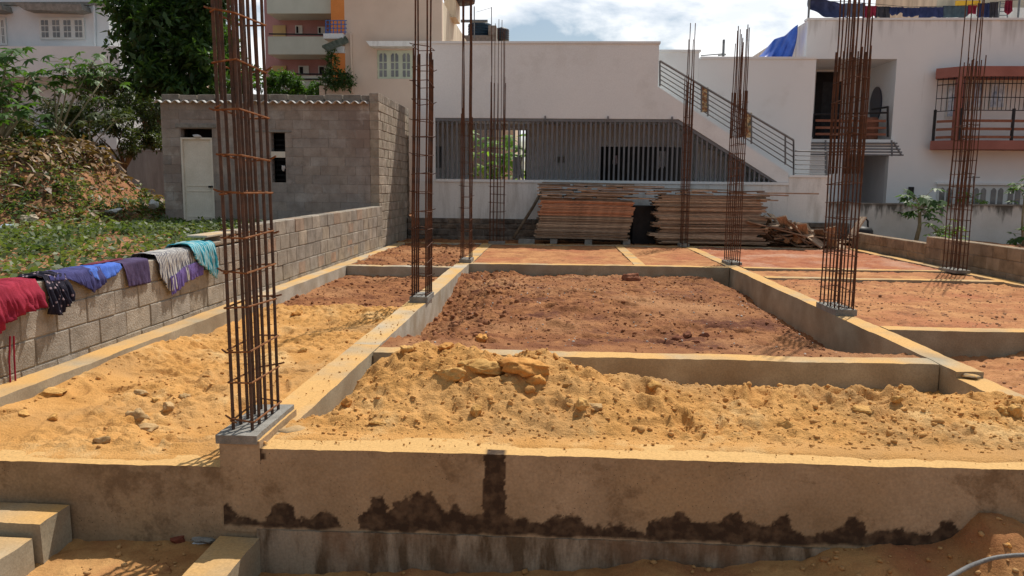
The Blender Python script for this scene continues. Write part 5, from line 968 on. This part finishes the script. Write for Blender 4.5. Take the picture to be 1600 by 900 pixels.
rock(83, 607, 5.15, .07, yrc, 'sandy clod beside the left ledge', 24, sq=(1.3, 1, .7)); rock(222, 611, 5.5, .05, grc, 'flat brown clod in the middle of the left sand cell', 25, sq=(1.4, .8, .5)); rock(265, 633, 5.1, .045, grc, 'squarish brown clod in the middle of the left sand cell', 26); rock(287, 617, 5.3, .04, grc, 'small squarish clod near the rebar column in the left cell', 28)
rock(243, 624, 5.25, .035, yrc, 'small yellow clod between the brown clods', 29); rock(38, 644, 4.75, .04, yrc, 'small clod near the left edge of the left cell', 30); rock(82, 650, 4.75, .04, yrc, 'second small clod from the left edge in the left cell', 32); rock(465, 487, 9.3, .07, orc, 'orange clod where the yellow sand meets red soil', 33)
rock(988, 434, 13.3, .14, drc, 'dark red lump near the third cross beam', 34, sq=(1.1, .8, .8)); rock(1058, 527, 7.6, .07, drc, 'dark lump in the right part of the middle red cell', 35); rock(1073, 522, 7.8, .055, drc, 'dark stone just right of the dark lump in the middle cell', 36); rock(1102, 523, 7.8, .05, drc, 'small dark stone at the right of the middle cell', 37); rock(1088, 533, 7.4, .05, drc, 'reddish stone below the dark stones in the middle cell', 38)
rock(1288, 873, 3.70, .028, mat('wet_brown_earth', (.30, .15, .06), (.44, .25, .11), 6, .95, .7, 40), 'round clod on the ground below the front beam at right', 39, sq=(1.2, .9, .9)); rock(1575, 850, 3.66, .03, orc, 'orange lump on the bottom right sand heap', 40, sq=(1.3, .8, .7))
rock(280, 838, 3.74, .045, mat('broken_brick_red', (.17, .05, .03), (.27, .09, .05), 6, .95, .7, 40), 'reddish broken brick in the shaded pit', 41, sq=(1.3, .7, .45), cat='brick', name='broken_brick'); rock(318, 837, 3.78, .05, concg, 'grey stone against the foot of the left front beam', 42, sq=(1.3, .5, .4), cat='stone', name='stone'); rock(308, 846, 3.66, .025, whitel, 'pale bit of plaster in the shaded pit', 43, sq=(1.5, .6, .3), cat='plaster', name='plaster_piece')
# ruffled earth in the pit bottom left
rock(248, 880, 3.45, .09, mat('torn_red_earth', (.24, .10, .04), (.46, .24, .09), 14, .95, 1, 40), 'torn reddish earth lump in the pit at bottom left', 44, sq=(1.5, .8, .35))

# ================================================================== STEPS AND STUB BEAM AT BOTTOM LEFT
def cblock(name, x0, x1, y0, y1, z0, z1, lb, cat, m=conc, grp=None):
    V, F = dense_box(x0, x1, y0, y1, z0, z1, .02, .008, 4); o = npmesh(name, V, F, m, None, False); return tag(o, lb, cat, grp)
cblock('step_block', -4.2, -2.61, 3.63, 3.872, -.75, -.35, 'rough concrete step against the left front beam, half in shade', 'step'); cblock('step_block', -4.2, -2.63, 3.30, 3.59, -.80, -.41, 'lower pale concrete step at the bottom left corner', 'step')
cblock('stub_beam', -1.78, -1.56, 1.8, 3.872, -.85, -.50, 'low concrete beam stub running toward the camera at bottom left', 'beam')
# rope-like hose
pts = [PY(1440, 930, 3.1), PY(1500, 893, 3.3), PY(1530, 879, 3.42), PY(1565, 870, 3.45), PY(1620, 868, 3.45), PY(1700, 880, 3.45)]
sm_ = []
for i in range(len(pts)-1):
    for k in range(6):
        t_ = k/6; p0, p1, p2, p3 = pts[max(i-1, 0)], pts[i], pts[i+1], pts[min(i+2, len(pts)-1)]; sm_.append(.5*((2*p1)+(p2-p0)*t_+(2*p0-5*p1+4*p2-p3)*t_*t_+(3*p1-p0-3*p2+p3)*t_**3))
tag(MB().tube(sm_, .0105, 10).build('hose', mat('grey_hose', (.10, .10, .10), (.17, .165, .16), 5, .5), None, True), 'dark grey hose curving over the bottom right sand', 'hose')
# ================================================================== CLOTHES ON THE BLOCK WALL
def drape(name, y0, y1, zt, front, back, m, lb, cat, amp=.02, fr=18, seed=0, skew=0, thick=.006, hem=None, fold=1., ny=90, parent=None, off=0, v0=0, v1=1):
    """cloth lying over the wall top: back drop, top, front drop; front(u) gives the drop length"""
    V = []; F = []; nv = 46
    for j in range(nv+1):
        v = v0+(v1-v0)*j/nv
        for i in range(ny+1):
            u = i/ny; fl = front(u); s = v*(back+.2+fl); y_ = y0+(y1-y0)*u
            w = fold*amp*(2.1*abs(float(vn(u*fr*.42+v*1.2, v*2.2+seed, seed))-.5)+1.5*abs(float(vn(u*fr*1.1-v*2, v*3.5+seed, seed+1))-.5)+.7*float(vn(u*fr*2.5, v*9+seed, seed+2))); w = abs(w)*.8+.006*float(vn(u*fr*3, v*14+seed, seed+3))
            if s < back: x_, z_ = -4.0-.012-w, zt-(back-s)
            elif s < back+.2: f = (s-back)/.2; x_, z_ = -4.0+.2*f+(-.012+.024*f), zt+.010+.012*math.sin(f*3.14)+w*.6
            else:
                d = s-back-.2; bl = min(1, d/.06); x_, z_ = -3.8+.012+off+w*bl*(.6+.9*d/(fl+.01)), zt-d+.012*(1-bl)
                y_ += skew*d-.03*math.sin(u*6.28+seed)*(d/(fl+.05)) 
            V.append((x_, y_, z_+off*.5))
    for j in range(nv):
        for i in range(ny): a = j*(ny+1)+i; F.append((a, a+1, a+ny+2, a+ny+1))
    o = npmesh(name, V, F, m, parent, True); md = o.modifiers.new('thickness', 'SOLIDIFY'); md.thickness = thick*.5
    if lb: tag(o, lb, cat, 'clothes drying on the block wall')
    return o
I = lambda xs, ys: (lambda u: float(np.interp(u, xs, ys)))
def top_z(y): return (.656 if y < 8.2 else .70)*wtop(y)-.004
def YW(px, py): # point on the wall face plane X=-3.8
    d = ray(px, py); t_ = -3.8/d.x; return (d.y*t_, 1.4+d.z*t_)
c_maroon = cloth('maroon_cloth', (.20, .012, .03), (.34, .028, .055), 5); c_blk = cloth('black_floral_cloth', (.012, .012, .022), (.022, .02, .035), 4)
# floral dots on the black cloth
t = c_blk.node_tree; b = t.nodes['Principled BSDF']; src = b.inputs['Base Color'].links[0].from_socket; tcx = N(t, 'ShaderNodeTexCoord'); vo = N(t, 'ShaderNodeTexVoronoi'); vo.inputs['Scale'].default_value = 26; lk(t, tcx.outputs['Object'], vo.inputs['Vector']); mr = N(t, 'ShaderNodeMapRange'); mr.inputs[1].default_value = .22; mr.inputs[2].default_value = .3; mr.inputs[3].default_value = 1; mr.inputs[4].default_value = 0; lk(t, vo.outputs['Distance'], mr.inputs[0]); x = N(t, 'ShaderNodeMix', data_type='RGBA'); lk(t, mr.outputs[0], x.inputs[0]); lk(t, src, x.inputs[6]); x.inputs[7].default_value = (.33, .25, .28, 1); lk(t, x.outputs[2], b.inputs['Base Color'])
c_indigo = cloth('indigo_cloth', (.035, .035, .12), (.07, .07, .20)); c_blue = cloth('bright_blue_cloth', (.05, .12, .48), (.10, .20, .62)); c_plum = cloth('plum_cloth', (.045, .03, .075), (.085, .06, .13))
def stripes(name, ca, cb, sc, ax=(1, 0, 0), extra=None):
    m = mat(name, ca, ca, 6, .9, .3, 90); t = m.node_tree; b = t.nodes['Principled BSDF']; src = b.inputs['Base Color'].links[0].from_socket; tcx = N(t, 'ShaderNodeTexCoord'); wv = N(t, 'ShaderNodeTexWave', bands_direction={(1, 0, 0): 'X', (0, 1, 0): 'Y', (0, 0, 1): 'Z'}[ax]); wv.inputs['Scale'].default_value = sc; wv.inputs['Distortion'].default_value = 1.6; wv.inputs['Detail Scale'].default_value = 2; lk(t, tcx.outputs['Object'], wv.inputs['Vector']); rp_ = N(t, 'ShaderNodeMapRange'); rp_.inputs[1].default_value = .4; rp_.inputs[2].default_value = .6; lk(t, wv.outputs[0], rp_.inputs[0]); x = N(t, 'ShaderNodeMix', data_type='RGBA'); lk(t, rp_.outputs[0], x.inputs[0]); lk(t, src, x.inputs[6]); x.inputs[7].default_value = (*cb, 1); lk(t, x.outputs[2], b.inputs['Base Color']); return m
c_str = stripes('grey_striped_cloth', (.50, .48, .44), (.10, .10, .13), 11, (0, 1, 0)); c_teal = stripes('teal_striped_cloth', (.03, .27, .36), (.30, .46, .48), 7, (0, 1, 0)); c_vio = cloth('violet_cloth', (.11, .075, .24), (.17, .12, .33))
mrn = drape('garment', 4.45, 5.42, .645, I([0, .3, .55, .8, 1], [.36, .34, .22, .17, .16]), .3, c_maroon, 'bunched maroon garment with hanging straps at the left end of the wall', 'garment', .035, 34, 1, fold=1.3)
m = MB(); a = (YW(8, 530), YW(10, 600)); m.tube([(-3.76, YW(7, 525)[0], YW(7, 525)[1]), (-3.775, YW(9, 565)[0], YW(9, 565)[1]), (-3.78, YW(12, 598)[0], YW(12, 598)[1]), (-3.775, YW(19, 597)[0], YW(19, 597)[1]), (-3.775, YW(17, 560)[0], YW(17, 560)[1]), (-3.76, YW(13, 525)[0], YW(13, 525)[1])], .006, 6); m.build('strap', c_maroon, mrn)
drape('garment', 5.50, 5.76, .655, I([0, .3, .6, 1], [.24, .27, .20, .17]), .2, c_blk, 'black garment with small pale flowers beside the maroon one', 'garment', .03, 20, 2, fold=1.4)
drape('garment', 5.56, 6.22, .662, I([0, .3, .6, .8, 1], [.02, .03, .10, .17, .10]), .3, c_indigo, 'indigo garment with its pointed tip hanging over the wall', 'garment', .022, 20, 3, skew=.05)
drape('garment', 6.05, 6.52, .667, I([0, .2, .7, 1], [.03, .09, .075, .02]), .25, c_blue, 'small bright blue cloth lying over the wall', 'cloth', .015, 16, 4)
drape('garment', 6.55, 6.98, .672, I([0, .1, .9, 1], [.02, .20, .21, .20]), .2, c_plum, 'flat dark plum cloth hanging over the wall', 'cloth', .007, 8, 5, fold=.7)
drape('garment', 7.12, 8.02, .690, I([0, .25, .45, .8, 1], [.16, .36, .33, .26, .2]), .3, c_str, 'grey striped shawl with a violet border on the wall', 'shawl', .022, 32, 6)
drape('shawl_border', 7.30, 8.0, .690, I([0, .2, .5, 1], [.40, .38, .30, .27]), .3, c_vio, None, None, .022, 32, 6, off=.012, v0=.80, v1=1, parent=bpy.data.objects['garment.005'] if 'garment.005' in bpy.data.objects else None)
drape('garment', 7.80, 8.36, .715, I([0, .3, .6, .85, 1], [.05, .20, .30, .38, .26]), .3, c_teal, 'teal and white fringed scarf at the right end of the washing', 'scarf', .03, 36, 7, off=.02)
tag(npmesh('folded_cloth', clodV(ICO3[0], 5, .2)*[.07, .42, .018]+[-3.93, 6.55, .70], ICO3[1], cloth('dark_maroon_cloth', (.10, .015, .03), (.17, .03, .05)), None, True), 'thin dark maroon cloth lying on top of the wall behind the blue one', 'cloth')
tag(MB().cbox(-4.05, -3.82, 8.3, 9.1, .80, .825, .005).build('loose_slab', concw), 'thin pale slab lying on the wall top past the teal scarf', 'slab')
# pale pink cloth at the bottom left corner
hang('cloth', -2.80, -2.38, 3.06, -.95, -.40, cloth('pale_pink_white_cloth', (.5, .38, .46), (.66, .6, .68), 9), 'pale pink and white cloth at the bottom left picture corner', 'cloth', seed=3, slant=-.34)

# ================================================================== PLANK PILES
random.seed(21)
def plank_mesh(L_, w, h, tint, seed):
    mb = MB(); r = random.Random(seed); mb.cur = tint; n = 6; V = []; F = []
    ends = (r.uniform(-.02, .02), r.uniform(-.02, .02)); bow = r.uniform(-.012, .012)
    for i in range(n+1):
        x = -L_/2+L_*i/n; dz = bow*math.sin(math.pi*i/n)+r.uniform(-.002, .002)
        V += [(x, -w/2, dz), (x, w/2, dz), (x, w/2, h+dz), (x, -w/2, h+dz)]
    for i in range(n): a = i*4; F += [(a+k, a+(k+1) % 4, a+4+(k+1) % 4, a+4+k) for k in range(4)]
    F += [(0, 1, 2, 3), (n*4+3, n*4+2, n*4+1, n*4)]; mb._add(V, F); o = mb.build('plank', wood); me = o.data; bpy.data.objects.remove(o); return me
tw = [(1, .9, .8), (.75, .68, .62), (1.2, 1.08, .95), (.6, .52, .46), (.95, .82, .7)]; to = [(1.35, .80, .58), (1.2, .78, .6), (1.4, .88, .62)]
LP = [plank_mesh(2.28, .30, .036, tw[i % 5], i) for i in range(6)]; OP = [plank_mesh(2.28, .30, .036, to[i % 3], i+20) for i in range(4)]; RP = [plank_mesh(2.6, .30, .034, tw[i % 5], i+40) for i in range(6)]
SP = [plank_mesh(L_, .22, .03, (tw+[(1.3, 1.2, 1.1), (.5, .42, .36)])[i % 7], i+60) for i, L_ in enumerate((.5, .7, .9, 1.1, 1.4, .6, .8))]; SG = [plank_mesh(1.9, .2, .03, (.9, .9, .9), 90)]
def plank(me, x, y, z, rz=0, ry=0, lb='', grp='', rx=0, nm='plank', cat='plank'):
    o = bpy.data.objects.new(nm, me); C.objects.link(o); o.location = (x, y, z); o.rotation_euler = (rx, ry, rz); return tag(o, lb, cat, grp)
u = random.uniform; z = .125
for k in range(24):
    org = .68 < z < 1.02; ms = OP if org else LP; slope = .012
    lb, gp = ('orange-brown plank in the upper layers of the left pile', 'orange planks of the left pile') if org else ('dull brown plank in the lower layers of the left pile', 'brown planks of the left pile') if z < .7 else ('dull brown plank just above the orange layers of the left pile', 'upper brown planks of the left pile')
    for j in range(2): plank(random.choice(ms), .72+.0045*k+u(-.06, .06)+(.18*max(0, z-.1) if 0 else 0), 19.15+j*.36+u(-.025, .025), z, u(-.008, .008), slope+u(-.003, .003), lb, gp)
    z += .0405
zl = z
for k in range(9):
    x = -.38+u(-.05, .08); 
    while x < 1.75:
        me = random.choice(SP); L_ = max(v.co.x for v in me.vertices)*2; plank(me, x+L_/2, 19.12+u(-.07, .05), z+u(0, .008)-.012*(x+.4), u(-.12, .12), .012+u(-.01, .01), 'short loose board in the untidy top layers of the left pile', 'short boards on the left pile'); x += L_+u(.03, .22)
    if k % 2: plank(random.choice(LP), .9+u(-.1, .1), 19.5, z, u(-.02, .02), .012, 'long board inside the untidy top of the left pile', 'long boards in the left pile top')
    z += .042
plank(LP[1], .85, 19.4, z-.01, .01, .012, 'greyish long plank lying on the very top of the left pile'); 
z = .04
for k in range(32):
    a = .12*math.sin(k*.9)+u(-.10, .10)
    for j in range(2): plank(random.choice(RP), 3.82+a*.8, 19.12+j*.36+u(-.03, .03), z, u(-.012, .012), u(-.004, .004), 'brown weathered plank stacked in the right pile', 'planks of the right pile')
    z += .0375
for k in range(3):
    x = 2.2+u(0, .3)
    while x < 5.0:
        me = random.choice(SP); L_ = max(v.co.x for v in me.vertices)*2; plank(me, x+L_/2, 19.12+u(-.07, .05), z+u(0, .01), u(-.15, .15), u(-.03, .03), 'short loose board on top of the right pile', 'short boards on the right pile'); x += L_+u(.05, .4)
    z += .036
plank(SG[0], 3.35, 19.3, z+.005, .02, .01, 'long grey board on the top of the right pile')
plank(SP[0], 5.15, 19.0, 1.12, .3, .05, 'board sticking out of the right side of the right pile near its top'); plank(SP[3], 5.2, 19.0, .68, -.2, .1, 'short board poking out of the right pile side halfway up')
for x_, lb in ((.02, 'left'), (.88, 'middle'), (1.82, 'right')):
    tag(MB().cbox(x_-.09, x_+.09, 19.02, 19.7, -.03, .122, .01, jit=.004).build('support_block', concg), lb+' concrete block carrying the left plank pile', 'block')
rock(-.55, 0, 19.3, .01, concg, 'x', 1) if 0 else None
tag(MB().cbox(-.85, -.45, 19.0, 19.2, -.03, .10, .01, jit=.01).build('loose_block', concg), 'loose dark block on the ground left of the left plank pile', 'block')
# black box added, its colour standing in for shade between the piles
tag(MB().cbox(2.0, 2.6, 19.55, 20.0, -.02, .95, .01).build('gap_shade_panel', black), 'black panel added as shade in the gap between the two plank piles', 'panel')
# leaning bent pole
tag(MB().tube([PY(802, 372, 19.3), PY(815, 352, 19.5), PY(832, 325, 19.9), PY(846, 300, 20.1)], .04, 7).build('leaning_pole', bark, None, True), 'bent dark pole leaning between the white wall and the left plank pile', 'pole')
# debris heap right of the piles
for k in range(46):
    t_ = u(0, 1); x_ = 5.35+1.45*t_; hmax = .62*(1-t_)**.8+.05; z_ = u(.0, hmax); plank(random.choice(SP), x_, 19.2+u(-.35, .3), z_+.03, u(-1.2, 1.2), u(-.55, .55)+.25, 'broken board in the debris heap right of the plank piles', 'broken boards of the debris heap', u(-.4, .4))
for k, (px_, py_, s_) in enumerate(((1228, 376, .1), (1246, 372, .13), (1262, 378, .09), (1280, 378, .08))):
    rock(px_, py_, 18.95, s_, mat('chipped_wood', (.30, .15, .07), (.5, .3, .16), 9), ['leftmost', 'largest', 'third', 'rightmost'][k]+' orange-brown chunk at the foot of the debris heap', 60+k, cat='chunk', name='wood_chunk')
plank(SP[5], PY(1340, 352, 18.9).x, 18.9, PY(1340, 356, 18.9).z, .3, -1.0, 'short board standing tilted beside the tall wide rebar column'); 
# odds at right
o = tag(MB().lathe((PY(1346, 365, 19.8).x, 19.8, .0), [(.02, 0), (.24, 0), (.27, .1), (.27, .38), (.22, .46), (.02, .5)], 18).build('black_drum', black, None, True), 'squat black drum behind the tall wide rebar column', 'drum')
tag(MB().tube([PY(1356, 362, 19.9), PY(1356, 345, 19.9), PY(1352, 341, 19.9), PY(1349, 344, 19.9)], .025, 6).build('bent_pipe', black), 'short bent black pipe standing before the white compound wall', 'pipe')
tag(MB().tube([PY(1522, 340, 21.3), PY(1521, 275, 21.3)], .02, 5).tube([PY(1512, 277, 21.3), PY(1531, 277, 21.3)], .012, 5).build('tap_pipe', steel), 'thin pipe with a crossbar rising above the compound wall', 'pipe')
